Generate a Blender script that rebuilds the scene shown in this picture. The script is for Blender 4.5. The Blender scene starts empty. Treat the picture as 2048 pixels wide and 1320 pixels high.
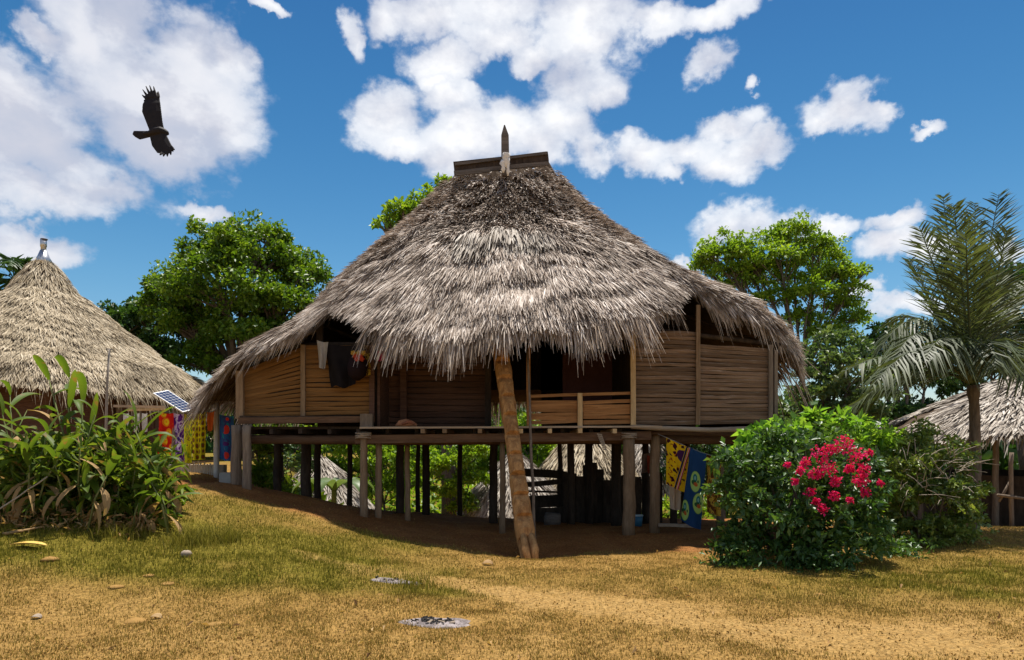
import bpy, math, random
import numpy as np
from mathutils import Vector, Matrix

# ------------------------------------------------------------------ camera, light, sky
SC = bpy.context.scene
COL = SC.collection
F, HOR, CAMZ = 1365.0, 890.0, 1.7
SUN_EL, SUN_AZ = 74.0, 18.0          # azimuth from +Y towards +X

cam_d = bpy.data.cameras.new("camera")
cam = bpy.data.objects.new("camera", cam_d)
COL.objects.link(cam)
cam.location = (0, 0, CAMZ)
cam.rotation_euler = (math.radians(90), 0, 0)
cam_d.sensor_width = 36
cam_d.lens = F / 2048 * 36
cam_d.shift_y = (HOR - 660) / 2048
cam_d.clip_start = 0.1
cam_d.clip_end = 2000
SC.camera = cam
SC.view_settings.view_transform = 'Standard'
SC.view_settings.look = 'None'
SC.view_settings.exposure = 0.62
SC.view_settings.gamma = 1
SC.view_settings.use_curve_mapping = False
SC.cycles.max_bounces = 8
SC.cycles.transparent_max_bounces = 4

sun_vec = Vector((math.sin(math.radians(SUN_AZ)) * math.cos(math.radians(SUN_EL)),
                  math.cos(math.radians(SUN_AZ)) * math.cos(math.radians(SUN_EL)),
                  math.sin(math.radians(SUN_EL))))
sd = bpy.data.lights.new("sun", 'SUN')
sd.energy = 5.0
sd.angle = math.radians(0.5)
sd.color = (1.0, 0.95, 0.86)
sun = bpy.data.objects.new("sun", sd)
COL.objects.link(sun)
sun.rotation_euler = (-sun_vec).to_track_quat('-Z', 'Y').to_euler()
sun.location = (0, 0, 30)


# ---- a small node language
class NT:
    def __init__(s, tree):
        s.t = tree
        s.t.nodes.clear()

    def n(s, typ, **kw):
        nd = s.t.nodes.new(typ)
        for k, v in kw.items():
            setattr(nd, k, v)
        return nd

    def set(s, sock, v):
        if isinstance(v, bpy.types.NodeSocket):
            s.t.links.new(v, sock)
        elif v is not None:
            if isinstance(v, (tuple, list)) and len(v) == 3 and len(sock.default_value) == 4:
                v = (*v, 1)
            sock.default_value = v

    def m(s, op, a, b=None, c=None, clamp=False):
        nd = s.n('ShaderNodeMath', operation=op, use_clamp=clamp)
        s.set(nd.inputs[0], a)
        s.set(nd.inputs[1], b)
        s.set(nd.inputs[2], c)
        return nd.outputs[0]

    def v(s, op, a, b=None, c=None):
        nd = s.n('ShaderNodeVectorMath', operation=op)
        s.set(nd.inputs[0], a)
        if op == 'SCALE':
            s.set(nd.inputs['Scale'], b)
        else:
            s.set(nd.inputs[1], b)
        return nd.outputs['Value'] if op in ('LENGTH', 'DISTANCE', 'DOT_PRODUCT') else nd.outputs['Vector']

    def mix(s, f, a, b, mode='MIX'):
        nd = s.n('ShaderNodeMix', data_type='RGBA', blend_type=mode)
        s.set(nd.inputs[0], f)
        s.set(nd.inputs[6], a)
        s.set(nd.inputs[7], b)
        return nd.outputs[2]

    def noise(s, vec, scale, detail=3, rough=.55, dist=0.0, color=False):
        nd = s.n('ShaderNodeTexNoise')
        s.set(nd.inputs['Vector'], vec)
        s.set(nd.inputs['Scale'], scale)
        s.set(nd.inputs['Detail'], detail)
        s.set(nd.inputs['Roughness'], rough)
        s.set(nd.inputs['Distortion'], dist)
        return nd.outputs['Color' if color else 'Fac']

    def voro(s, vec, scale, feature='F1', out='Distance', rnd=1.0):
        nd = s.n('ShaderNodeTexVoronoi', feature=feature)
        s.set(nd.inputs['Vector'], vec)
        s.set(nd.inputs['Scale'], scale)
        s.set(nd.inputs['Randomness'], rnd)
        return nd.outputs[out]

    def ramp(s, fac, stops, interp='LINEAR'):
        nd = s.n('ShaderNodeValToRGB')
        cr = nd.color_ramp
        cr.interpolation = interp
        while len(cr.elements) < len(stops):
            cr.elements.new(0.5)
        for e, (p, c) in zip(cr.elements, stops):
            e.position = p
            e.color = (*c, 1) if len(c) == 3 else c
        s.set(nd.inputs[0], fac)
        return nd.outputs[0]

    def ss(s, x, a, b):
        nd = s.n('ShaderNodeMapRange', interpolation_type='SMOOTHSTEP')
        s.set(nd.inputs[0], x)
        s.set(nd.inputs[1], a)
        s.set(nd.inputs[2], b)
        return nd.outputs[0]

    def sep(s, vec):
        nd = s.n('ShaderNodeSeparateXYZ')
        s.set(nd.inputs[0], vec)
        return nd.outputs

    def comb(s, x, y, z):
        nd = s.n('ShaderNodeCombineXYZ')
        for i, q in enumerate((x, y, z)):
            s.set(nd.inputs[i], q)
        return nd.outputs[0]

    def tc(s, out='Object'):
        return s.n('ShaderNodeTexCoord').outputs[out]

    def attr(s, name, out='Fac'):
        return s.n('ShaderNodeAttribute', attribute_name=name).outputs[out]

    def island(s):
        return s.n('ShaderNodeNewGeometry').outputs['Random Per Island']

    def objrand(s):
        return s.n('ShaderNodeObjectInfo').outputs['Random']

    def scale(s, vec, xyz):
        return s.v('MULTIPLY', vec, xyz)

    def bump(s, h, strength=.5, dist=.02):
        nd = s.n('ShaderNodeBump')
        s.set(nd.inputs['Height'], h)
        nd.inputs['Strength'].default_value = strength
        nd.inputs['Distance'].default_value = dist
        return nd.outputs[0]

    def out(s, shader):
        o = s.n('ShaderNodeOutputMaterial')
        s.t.links.new(shader, o.inputs[0])

    def principled(s, col, rough=.8, spec=.3, normal=None, metal=0.0):
        p = s.n('ShaderNodeBsdfPrincipled')
        s.set(p.inputs['Base Color'], col)
        s.set(p.inputs['Roughness'], rough)
        s.set(p.inputs['Specular IOR Level'], spec)
        s.set(p.inputs['Metallic'], metal)
        if normal is not None:
            s.set(p.inputs['Normal'], normal)
        return p.outputs[0]


# ---- the sky: clear Nishita blue with cumulus drifting in it
world = bpy.data.worlds.new("World")
SC.world = world
world.use_nodes = True
W = NT(world.node_tree)
sky = W.n('ShaderNodeTexSky', sky_type='NISHITA')
sky.sun_disc = False
sky.sun_elevation = math.radians(SUN_EL)
sky.sun_rotation = math.radians(SUN_AZ)
sky.air_density = 1.0
sky.dust_density = 0.3
sky.ozone_density = 2.0
hs = W.n('ShaderNodeHueSaturation')
hs.inputs['Hue'].default_value = 0.488
hs.inputs['Saturation'].default_value = 1.36
hs.inputs['Value'].default_value = 0.66
W.t.links.new(sky.outputs[0], hs.inputs['Color'])
dirv = W.tc('Generated')
sx, sy, sz = W.sep(dirv)
# deeper blue overhead, paler and lighter towards the horizon
blue = W.mix(1.0, hs.outputs[0], W.ramp(sz, [(0, (1.18, 1.12, 1.12)), (.22, (1.16, 1.10, 1.10)), (.45, (.92, .92, 1.0)), (.75, (.55, .60, .82)), (1, (.45, .52, .75))]), 'MULTIPLY')
az = W.m('ARCTAN2', sx, sy)
el = W.m('ARCSINE', sz)
ae = W.comb(az, el, 0.0)
wob = W.noise(dirv, 5.0, 5, .6, color=True)
aew = W.v('ADD', ae, W.v('SCALE', W.v('SUBTRACT', wob, (.5, .5, .5)), 0.12))
wob2 = W.noise(dirv, 19.0, 6, .62, color=True)
aew = W.v('ADD', aew, W.v('SCALE', W.v('SUBTRACT', wob2, (.5, .5, .5)), 0.055))
# centres (photo pixels turned into azimuth / elevation) with half sizes
CLOUDS = [(255, 60, 130, 130), (330, 170, 165, 150), (400, 110, 100, 110), (480, 110, 50, 55), (300, 290, 120, 95), (180, 80, 60, 90),
          (60, 300, 150, 120), (190, 370, 150, 75), (20, 200, 60, 70), (90, 395, 110, 50), (60, 490, 95, 38), (390, 408, 48, 20), (95, 85, 36, 32),
          (780, 40, 60, 45), (870, 25, 110, 50), (1010, 20, 110, 60), (1180, 20, 140, 75), (1200, 75, 70, 40), (1330, 20, 90, 38), (1450, 15, 80, 35), (705, 60, 28, 50),
          (885, 125, 90, 38), (1010, 90, 85, 32), (1085, 130, 55, 26), (870, 170, 40, 20),
          (1170, 165, 80, 62), (1225, 185, 42, 36), (1165, 260, 70, 65), (1110, 300, 100, 50), (1040, 280, 80, 60), (940, 290, 90, 55), (905, 330, 80, 40), (1200, 300, 45, 50),
          (755, 245, 78, 58), (790, 310, 45, 28), (900, 215, 60, 35),
          (1300, 310, 70, 40), (1390, 300, 75, 45), (1450, 325, 60, 45), (1500, 300, 60, 36), (1450, 250, 62, 34), (1360, 345, 40, 26),
          (1690, 230, 82, 46), (1640, 262, 36, 24), (1760, 215, 42, 24), (1835, 262, 32, 15),
          (1445, 118, 52, 44), (1500, 170, 22, 18), (540, 6, 36, 14), (1470, 460, 82, 44), (1420, 470, 34, 42), (1545, 465, 50, 30), (1645, 470, 50, 22), (1720, 600, 36, 16),
          (1800, 455, 46, 24), (1775, 515, 48, 28), (1860, 520, 60, 30), (1810, 620, 66, 24), (2025, 508, 50, 26), (1360, 525, 40, 16),
          (-200, 250, 160, 90), (2300, 330, 150, 60), (2250, 100, 90, 50), (-350, 520, 200, 60), (1100, -160, 260, 80), (500, -260, 180, 90), (1800, -300, 200, 90), (2600, 500, 200, 50)]
dmin = None
for (cx, cy, rx, ry) in CLOUDS:
    d3 = Vector(((cx - 1024) / F, 1.0, (HOR - cy) / F)).normalized()
    a, e = math.atan2(d3.x, d3.y), math.asin(d3.z)
    k = d3.y          # angular shrink away from the axis
    ra, re = rx / F * k, ry / F * k * k ** .5
    off = W.v('MULTIPLY', W.v('SUBTRACT', aew, (a, e, 0)), (1 / ra / 1.2, 1 / re / 1.2, 0))
    L = W.v('LENGTH', off)
    dmin = L if dmin is None else W.m('SMOOTH_MIN', dmin, L, 0.22)
# the rest of the sky dome carries the same broken cumulus
far = W.noise(dirv, 2.6, 2, .5)
far_d = W.m('MULTIPLY_ADD', far, -5.0, 3.55)
outside = W.ss(W.m('ABSOLUTE', az), 0.95, 1.3)
outside = W.m('MAXIMUM', outside, W.ss(el, 0.80, 1.0))
dmin = W.m('ADD', W.m('MULTIPLY', dmin, W.m('SUBTRACT', 1.0, outside)), W.m('MULTIPLY', far_d, outside))
stretch = W.v('MULTIPLY', dirv, (1, 1, 1.5))
fb = W.noise(stretch, 7.5, 11, .57)
fb_up = W.noise(W.v('ADD', stretch, (0.012, 0.0, 0.045)), 7.5, 6, .55)
dens = W.m('ADD', W.m('SUBTRACT', 1.0, dmin), W.m('MULTIPLY', W.m('SUBTRACT', fb, .5), 2.5))
alpha = W.ss(dens, -.06, 0.42)
core = W.ss(dens, 0.2, 1.1)
relief = W.m('MULTIPLY_ADD', W.m('SUBTRACT', fb, fb_up), 3.6, 0.66, clamp=True)  # cloud self-shading put into the sky colour: whiter tops, greyer undersides
relief = W.m('SUBTRACT', relief, W.m('MULTIPLY', W.ss(az, -.25, -.50), .52), clamp=True)   # the thick cloud bank on the left is greyer
cloudc = W.mix(relief, (4.1, 4.25, 4.9), (6.7, 6.75, 6.9))
skyc = W.mix(W.m('MULTIPLY', alpha, W.m('MULTIPLY_ADD', core, .25, .75)), blue, cloudc)
bg = W.n('ShaderNodeBackground')
W.set(bg.inputs['Color'], skyc)
bg.inputs['Strength'].default_value = 0.10
wo = W.n('ShaderNodeOutputWorld')
W.t.links.new(bg.outputs[0], wo.inputs[0])
world.cycles.sampling_method = 'MANUAL'
world.cycles.sample_map_resolution = 256


# ------------------------------------------------------------------ helpers
RNG = np.random.default_rng(7)
random.seed(7)


def P(px, py, Y):
    """A point of the place: where the sight line of photo pixel (px, py) meets depth Y."""
    return np.array([(px - 1024) / F * Y, Y, CAMZ + (HOR - py) / F * Y])


_LAT = np.random.default_rng(3).random((64, 64))


def vn(x, y):
    x = np.asarray(x, float); y = np.asarray(y, float)
    xi = np.floor(x).astype(int); yi = np.floor(y).astype(int)
    fx = x - xi; fy = y - yi
    fx = fx * fx * (3 - 2 * fx); fy = fy * fy * (3 - 2 * fy)
    a = _LAT[xi % 64, yi % 64]; b = _LAT[(xi + 1) % 64, yi % 64]
    c = _LAT[xi % 64, (yi + 1) % 64]; d = _LAT[(xi + 1) % 64, (yi + 1) % 64]
    return (a * (1 - fx) + b * fx) * (1 - fy) + (c * (1 - fx) + d * fx) * fy


def fbm(x, y, o=3):
    r = 0; amp = .5
    for i in range(o):
        r = r + amp * vn(x * 2 ** i + 17 * i, y * 2 ** i + 5 * i); amp *= .5
    return r / (1 - .5 ** o)


def sstep(a, b, x):
    t = np.clip((np.asarray(x, float) - a) / (b - a), 0, 1)
    return t * t * (3 - 2 * t)


def height(x, y):
    x = np.asarray(x, float); y = np.asarray(y, float)
    A = np.interp(x, [-60, -9, -6.6, -5.3, -4.0, -2.8, -1.4, 0, 3, 8, 60], [1.25, 1.1, 1.0, .9, .6, .32, .05, -.02, -.02, 0, -.15])
    h = A * sstep(5.2, 12, y)
    h = h - .75 * sstep(13, 19, y) * sstep(-1.5, -5, x) * sstep(-7.4, -5.8, x)
    h = h - .30 * sstep(13.5, 19, y) * sstep(-5, -1.5, x)
    h = h - 2.4 * sstep(18.6, 23.5, y) * sstep(-9.5, -6.5, x) * (1 - sstep(8, 11, x)) * (1 - .8 * sstep(30, 60, y))
    h = h - .14 * np.exp(-((x - .25) ** 2 / .5 + (y - 11.25) ** 2 / .35))
    h = h - .35 * sstep(14, 20, y) * sstep(8, 12, x)
    near = 1 - sstep(18, 24, y)
    h = h + near * ((fbm(x * .9, y * .9) - .5) * .10 + (fbm(x * 3.1, y * 3.1) - .5) * .055)
    return h


def mesh_np(name, co, quads=None, tris=None):
    me = bpy.data.meshes.new(name)
    co = np.ascontiguousarray(co, dtype=np.float32).reshape(-1, 3)
    me.vertices.add(len(co))
    me.vertices.foreach_set('co', co.ravel())
    idx = []; starts = []; pos = 0
    for arr, k in ((quads, 4), (tris, 3)):
        if arr is not None and len(arr):
            arr = np.asarray(arr, dtype=np.int32).reshape(-1, k)
            idx.append(arr.ravel()); starts.append(pos + np.arange(len(arr)) * k); pos += arr.size
    idx = np.concatenate(idx); starts = np.concatenate(starts)
    me.loops.add(len(idx)); me.loops.foreach_set('vertex_index', idx.astype(np.int32))
    me.polygons.add(len(starts)); me.polygons.foreach_set('loop_start', starts.astype(np.int32))
    me.update(calc_edges=True)
    return me


def fattr(me, name, vals):
    a = me.attributes.new(name, 'FLOAT', 'POINT')
    a.data.foreach_set('value', np.asarray(vals, dtype=np.float32))


BASE = {}


def tag(o, label=None, cat=None, group=None, kind=None):
    if label: o['label'] = label
    if cat: o['category'] = cat
    if group: o['group'] = group
    if kind: o['kind'] = kind
    return o


def empty(name, loc, label=None, cat=None, group=None, kind=None):
    o = bpy.data.objects.new(name, None)
    COL.objects.link(o)
    o.empty_display_size = .2
    o.location = tuple(float(q) for q in loc)
    BASE[o.name] = Vector(o.location)
    return tag(o, label, cat, group, kind)


def link(name, me, mat=None, parent=None, smooth=False, **tags):
    """Links a mesh given in world coordinates; a child is moved into its parent's frame."""
    o = bpy.data.objects.new(name, me)
    COL.objects.link(o)
    if mat is not None and not me.materials:
        me.materials.append(mat)
    if parent is not None:
        b = BASE[parent.name]
        me.transform(Matrix.Translation(-b))
        o.parent = parent
        BASE[o.name] = b
    else:
        BASE[o.name] = Vector((0, 0, 0))
    if smooth and len(me.polygons):
        me.polygons.foreach_set('use_smooth', np.ones(len(me.polygons), dtype=bool))
    return tag(o, **tags)


class MB:
    def __init__(s):
        s.v = []; s.f = []

    def add(s, verts, faces):
        k = len(s.v)
        s.v += [tuple(float(c) for c in v) for v in verts]
        s.f += [tuple(i + k for i in f) for f in faces]
        return s

    def box(s, c, size, rz=0.0):
        x, y, z = (q / 2 for q in size)
        cs, sn = math.cos(rz), math.sin(rz)
        vs = []
        for dx, dy, dz in ((-1, -1, -1), (1, -1, -1), (1, 1, -1), (-1, 1, -1), (-1, -1, 1), (1, -1, 1), (1, 1, 1), (-1, 1, 1)):
            a, b = dx * x, dy * y
            vs.append((c[0] + a * cs - b * sn, c[1] + a * sn + b * cs, c[2] + dz * z))
        return s.add(vs, [(0, 3, 2, 1), (4, 5, 6, 7), (0, 1, 5, 4), (1, 2, 6, 5), (2, 3, 7, 6), (3, 0, 4, 7)])

    def bar(s, p0, p1, w, h, up=(0, 0, 1), jit=0.0):
        p0 = Vector(p0); p1 = Vector(p1); d = (p1 - p0).normalized()
        u = Vector(up)
        if abs(d.dot(u)) > .97: u = Vector((0, 1, 0))
        a = d.cross(u).normalized(); b = a.cross(d).normalized()
        vs = []
        for p in (p0, p0.lerp(p1, .35), p0.lerp(p1, .7), p1):
            o = Vector((random.uniform(-jit, jit), random.uniform(-jit, jit), random.uniform(-jit, jit)))
            for sa, sb in ((-1, -1), (1, -1), (1, 1), (-1, 1)):
                vs.append(p + o + a * sa * w / 2 + b * sb * h / 2)
        fs = [(0, 1, 2, 3), (15, 14, 13, 12)]
        for r in range(3):
            for i in range(4):
                j = (i + 1) % 4
                fs.append((r * 4 + i, r * 4 + 4 + i, r * 4 + 4 + j, r * 4 + j))
        return s.add(vs, fs)

    def tube(s, pts, rad, n=8, rough=0.0, cap=True):
        pts = [Vector(p) for p in pts]
        if not hasattr(rad, '__len__'): rad = [rad] * len(pts)
        vs = []; prev = None
        for i, p in enumerate(pts):
            d = (pts[min(i + 1, len(pts) - 1)] - pts[max(i - 1, 0)]).normalized()
            if prev is None:
                u = Vector((0, 1, 0)) if abs(d.y) < .9 else Vector((1, 0, 0))
            else:
                u = prev
            a = (u - d * u.dot(d)).normalized(); prev = a
            b = d.cross(a)
            for k in range(n):
                t = 2 * math.pi * k / n
                r = rad[i] * (1 + random.uniform(-rough, rough))
                vs.append(p + (a * math.cos(t) + b * math.sin(t)) * r)
        fs = []
        for i in range(len(pts) - 1):
            for k in range(n):
                j = (k + 1) % n
                fs.append((i * n + k, i * n + j, i * n + n + j, i * n + n + k))
        if cap:
            fs.append(tuple(range(n))[::-1])
            fs.append(tuple(range((len(pts) - 1) * n, len(pts) * n)))
        return s.add(vs, fs)

    def mesh(s, name):
        me = bpy.data.meshes.new(name)
        me.from_pydata(s.v, [], s.f)
        me.update()
        return me

    def build(s, name, mat=None, parent=None, smooth=False, **tags):
        return link(name, s.mesh(name), mat, parent, smooth, **tags)


def rod(name, p0, p1, r0, r1, mat, parent=None, n=9, rough=.08, bend=.01, segs=6, **tags):
    p0 = Vector(p0); p1 = Vector(p1)
    pts = []
    for i in range(segs + 1):
        o = Vector((random.uniform(-bend, bend), random.uniform(-bend, bend), 0)) if 0 < i < segs else Vector()
        pts.append(p0.lerp(p1, i / segs) + o)
    rad = [r0 + (r1 - r0) * i / segs for i in range(segs + 1)]
    return MB().tube(pts, rad, n, rough).build(name, mat, parent, True, **tags)


def unit(a):
    return a / np.maximum(np.linalg.norm(a, axis=-1, keepdims=True), 1e-9)


# ------------------------------------------------------------------ materials
MATS = {}


def new_mat(name):
    m = bpy.data.materials.new(name)
    m.use_nodes = True
    MATS[name] = m
    return m, NT(m.node_tree)


def wood(name, c1, c2, grain=(1, 1, 12), scale=3.0, rough=.85, var=.35, bump=.4, spec=.15, streak=None):
    m, N = new_mat(name)
    co = N.scale(N.tc('Object'), grain)
    r = N.objrand()
    co = N.v('ADD', co, N.v('SCALE', N.comb(r, N.m('MULTIPLY', r, 7.3), N.m('MULTIPLY', r, 3.1)), 40.0))
    g = N.noise(co, scale, 6, .65, .3)
    fine = N.noise(co, scale * 5, 3, .6)
    c = N.mix(N.ss(g, .3, .7), c1, c2)
    if streak:
        c = N.mix(N.m('MULTIPLY', N.ss(N.noise(co, scale * 1.7, 5, .7), .55, .72), .75), c, streak)
    k = N.m('MULTIPLY_ADD', r, var, 1 - var / 2)
    k = N.m('MULTIPLY', k, N.m('MULTIPLY_ADD', fine, .8, .6))
    c = N.mix(1.0, c, N.comb(k, k, k), 'MULTIPLY')
    N.out(N.principled(c, rough, spec, N.bump(N.m('ADD', g, N.m('MULTIPLY', fine, .5)), bump, .012)))
    return m


POST = wood('post_wood', (.20, .125, .07), (.30, .20, .12), (7, 7, .8), 2.0, streak=(.38, .28, .19))
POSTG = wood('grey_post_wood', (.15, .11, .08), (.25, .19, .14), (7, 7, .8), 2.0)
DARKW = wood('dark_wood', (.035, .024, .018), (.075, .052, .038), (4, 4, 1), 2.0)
BEAM = wood('beam_wood', (.085, .045, .026), (.15, .085, .05), (.7, 6, 6), 2.0)
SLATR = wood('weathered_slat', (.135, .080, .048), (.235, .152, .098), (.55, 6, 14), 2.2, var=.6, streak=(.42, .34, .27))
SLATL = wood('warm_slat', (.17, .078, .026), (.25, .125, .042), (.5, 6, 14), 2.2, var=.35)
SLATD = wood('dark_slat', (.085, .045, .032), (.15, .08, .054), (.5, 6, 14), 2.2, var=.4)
RAILW = wood('rail_wood', (.27, .125, .048), (.40, .20, .08), (.6, 6, 10), 2.2, var=.35)
PALEW = wood('pale_wood', (.50, .33, .16), (.66, .46, .25), (6, 6, .8), 2.0)
LOGW = wood('ladder_wood', (.26, .12, .042), (.50, .265, .10), (4, 4, 1.2), 2.6, bump=1.0, streak=(.15, .07, .03))
EDGEW = wood('edge_wood', (.30, .22, .15), (.44, .34, .25), (.6, 6, 6), 2.0)
GREYW = wood('grey_board', (.085, .07, .06), (.16, .135, .12), (.6, 6, 9), 2.0)


def thatch_mat(name, stops, spec=.12):
    m, N = new_mat(name)
    r = N.island()
    co = N.tc('Object')
    big = N.noise(co, 1.1, 5, .65)
    f = N.m('ADD', N.m('MULTIPLY', r, .72), N.m('MULTIPLY_ADD', big, 1.5, -.57))
    c = N.ramp(f, stops)
    p = N.principled(c, .62, spec)
    tr = N.n('ShaderNodeBsdfTranslucent')
    N.set(tr.inputs[0], c)
    mx = N.n('ShaderNodeMixShader')
    mx.inputs[0].default_value = .12
    N.t.links.new(p, mx.inputs[1]); N.t.links.new(tr.outputs[0], mx.inputs[2])
    N.out(mx.outputs[0])
    return m


THATCH = thatch_mat('thatch_palm', [(.0, (.045, .03, .02)), (.30, (.19, .14, .105)), (.55, (.42, .335, .27)), (.82, (.66, .57, .49)), (1, (.86, .77, .69))])
THATCHE = thatch_mat('thatch_side', [(.0, (.13, .085, .055)), (.35, (.30, .215, .145)), (.7, (.50, .39, .29)), (1, (.70, .58, .46))])
THATCHL = thatch_mat('thatch_tan', [(.0, (.18, .14, .09)), (.35, (.35, .28, .185)), (.7, (.53, .435, .30)), (1, (.68, .58, .43))])
THATCHW = thatch_mat('thatch_pale', [(.0, (.16, .13, .105)), (.4, (.34, .29, .24)), (.75, (.54, .48, .41)), (1, (.70, .64, .57))])
mm, N = new_mat('thatch_under')
N.out(N.principled(N.mix(N.noise(N.tc('Object'), 9, 4), (.05, .035, .024), (.12, .085, .06)), .95, .05))
UNDER = mm


def leaf_mat(name, stops, trans=.35, rough=.45, spec=.35, tcol=1.6, nscale=1.3, brown=0.0):
    m, N = new_mat(name)
    r = N.island()
    big = N.noise(N.tc('Object'), nscale, 2, .5)
    f = N.m('ADD', N.m('MULTIPLY', r, .55), N.m('MULTIPLY_ADD', big, 1.1, -.28))
    c = N.ramp(f, stops)
    if brown:
        c = N.mix(N.m('MULTIPLY', N.ss(N.noise(N.tc('Object'), 7.0, 4, .6), .56, .66), brown), c, (.20, .115, .04))
    p = N.principled(c, rough, spec)
    tr = N.n('ShaderNodeBsdfTranslucent')
    N.set(tr.inputs[0], N.mix(1.0, c, (tcol, tcol * .98, tcol * .45), 'MULTIPLY'))
    mx = N.n('ShaderNodeMixShader')
    mx.inputs[0].default_value = trans
    N.t.links.new(p, mx.inputs[1]); N.t.links.new(tr.outputs[0], mx.inputs[2])
    N.out(mx.outputs[0])
    return m


L_DENSE = leaf_mat('leaf_dense', [(.1, (.035, .080, .008)), (.5, (.085, .165, .012)), (.95, (.20, .29, .022))])
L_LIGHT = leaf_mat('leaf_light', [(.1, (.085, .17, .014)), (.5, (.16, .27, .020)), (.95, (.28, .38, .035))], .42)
L_BUSH = leaf_mat('leaf_bush', [(.1, (.030, .075, .018)), (.5, (.055, .125, .026)), (.95, (.12, .20, .040))], .28, .43, .5)
L_VINE = leaf_mat('leaf_vine', [(.1, (.07, .12, .024)), (.5, (.14, .21, .042)), (.95, (.27, .31, .07))], .3, .38, .5)
L_BRIGHT = leaf_mat('leaf_bright', [(.1, (.085, .20, .025)), (.5, (.15, .30, .035)), (.95, (.27, .40, .06))], .45)
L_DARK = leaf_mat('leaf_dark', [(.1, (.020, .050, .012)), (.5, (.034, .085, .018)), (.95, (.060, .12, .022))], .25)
L_GREY = leaf_mat('leaf_greyish', [(.1, (.050, .095, .032)), (.5, (.090, .15, .050)), (.95, (.17, .22, .09))], .3)
L_PALM = leaf_mat('palm_leaflet', [(.1, (.030, .046, .016)), (.5, (.065, .085, .034)), (.95, (.13, .16, .07))], .25, .5, .28)
L_GINGER = leaf_mat('ginger_leaf', [(.1, (.045, .085, .012)), (.5, (.085, .14, .017)), (.95, (.19, .235, .032))], .40, .55, .25, brown=.85)
L_DRY = leaf_mat('dry_leaf', [(.1, (.22, .12, .05)), (.5, (.36, .22, .10)), (.95, (.50, .36, .18))], .25, .7, .1)
FLOWER = leaf_mat('bougainvillea_bract', [(.1, (.52, .006, .085)), (.5, (.72, .012, .15)), (.95, (.85, .05, .26))], .3, .6, .15, 1.0)
BARK = wood('bark', (.085, .065, .05), (.17, .135, .105), (5, 5, 1), 3.0, bump=.8)
STEM = wood('green_stem', (.10, .14, .04), (.20, .20, .08), (6, 6, 1), 3.0)
TWIG = wood('pale_twig', (.34, .27, .20), (.50, .42, .33), (6, 6, 1), 3.0)


def plain(name, c, rough=.6, metal=0.0, spec=.4, var=.25, sc=8.0, bump=.1):
    m, N = new_mat(name)
    g = N.noise(N.tc('Object'), sc, 5, .6)
    k = N.m('MULTIPLY_ADD', g, var * 2, 1 - var)
    N.out(N.principled(N.mix(1.0, c, N.comb(k, k, k), 'MULTIPLY'), rough, spec, N.bump(g, bump, .01), metal))
    return m


# ------------------------------------------------------------------ ground
def seg_dist(x, y, pts):
    d = np.full(np.shape(x), 1e9)
    for (ax, ay, aw), (bx, by, bw) in zip(pts[:-1], pts[1:]):
        vx, vy = bx - ax, by - ay
        t = np.clip(((x - ax) * vx + (y - ay) * vy) / (vx * vx + vy * vy), 0, 1)
        dd = np.hypot(x - ax - t * vx, y - ay - t * vy) / (aw + (bw - aw) * t)
        d = np.minimum(d, dd)
    return d


PATH_PTS = [(-2.9, 9.3, .16), (-2.3, 9.0, .20), (-.8, 8.45, .26), (.3, 7.55, .38), (1.4, 6.75, .42), (2.6, 6.2, .5), (4.6, 5.6, .6)]


def yard_edge(x):
    return np.interp(x, [-7.2, -6, -4.8, -3.6, -2.4, -1.4, 0, .6, 2, 4.2, 6, 9], [12.9, 12.5, 12.0, 11.65, 11.3, 11.0, 10.75, 10.72, 11.0, 11.2, 12.5, 15])


def masks(x, y):
    n1 = fbm(x * 1.3, y * 1.3) - .5
    n2 = fbm(x * 4.1 + 9, y * 4.1) - .5
    path = (1 - .45 * sstep(0, -1.2, x)) * (1 - sstep(.35, 1.6, seg_dist(x, y, PATH_PTS) + n1 * 1.8 + n2 * 1.5))
    yard = sstep(-.15, .45, y - yard_edge(x) + n1 * .3 + n2 * .35) * (1 - sstep(19.5, 22, y)) * sstep(-7.6, -6.6, x) * (1 - sstep(5.5, 7, x + n1))
    bare = 1 - sstep(5.6, 8.0, y + np.where(x < 0, .20 * (x + 3), .10 * np.abs(x - 3)) + n1 * 3.0)
    bare = np.maximum(bare, (1 - sstep(.25, .55, np.hypot((x - .10) / 1.0, (y - 5.95) / .6) + n2 * .5)))
    g_left = np.exp(-(((x + 3.9) / 1.9) ** 2 + ((y - 9.0) / 1.5) ** 2)) + np.exp(-(((x + 6.5) / 2.0) ** 2 + ((y - 8.7) / .9) ** 2))
    g_right = np.exp(-(((x - 5.2) / 2.6) ** 2 + ((y - 8.4) / 1.1) ** 2)) + np.exp(-(((x - 7.5) / 1.6) ** 2 + ((y - 9.5) / 1.6) ** 2))
    g_slope = .75 * sstep(-.2, -2.2, x) * sstep(7.3, 8.6, y) * sstep(12.4, 10.8, y)
    g_mid = .5 * np.exp(-(((x + .9) / 1.2) ** 2 + ((y - 7.9) / .35) ** 2)) + .35 * np.exp(-(((x + 1.6) / 2.6) ** 2 + ((y - 8.6) / .9) ** 2))
    green = np.clip((g_left + g_slope + g_right * 1.15 + g_mid) * (.75 + 1.3 * n1), 0, 1)
    green = np.maximum(green, sstep(21, 26, y) * .8)
    return path, yard, bare, green


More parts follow.
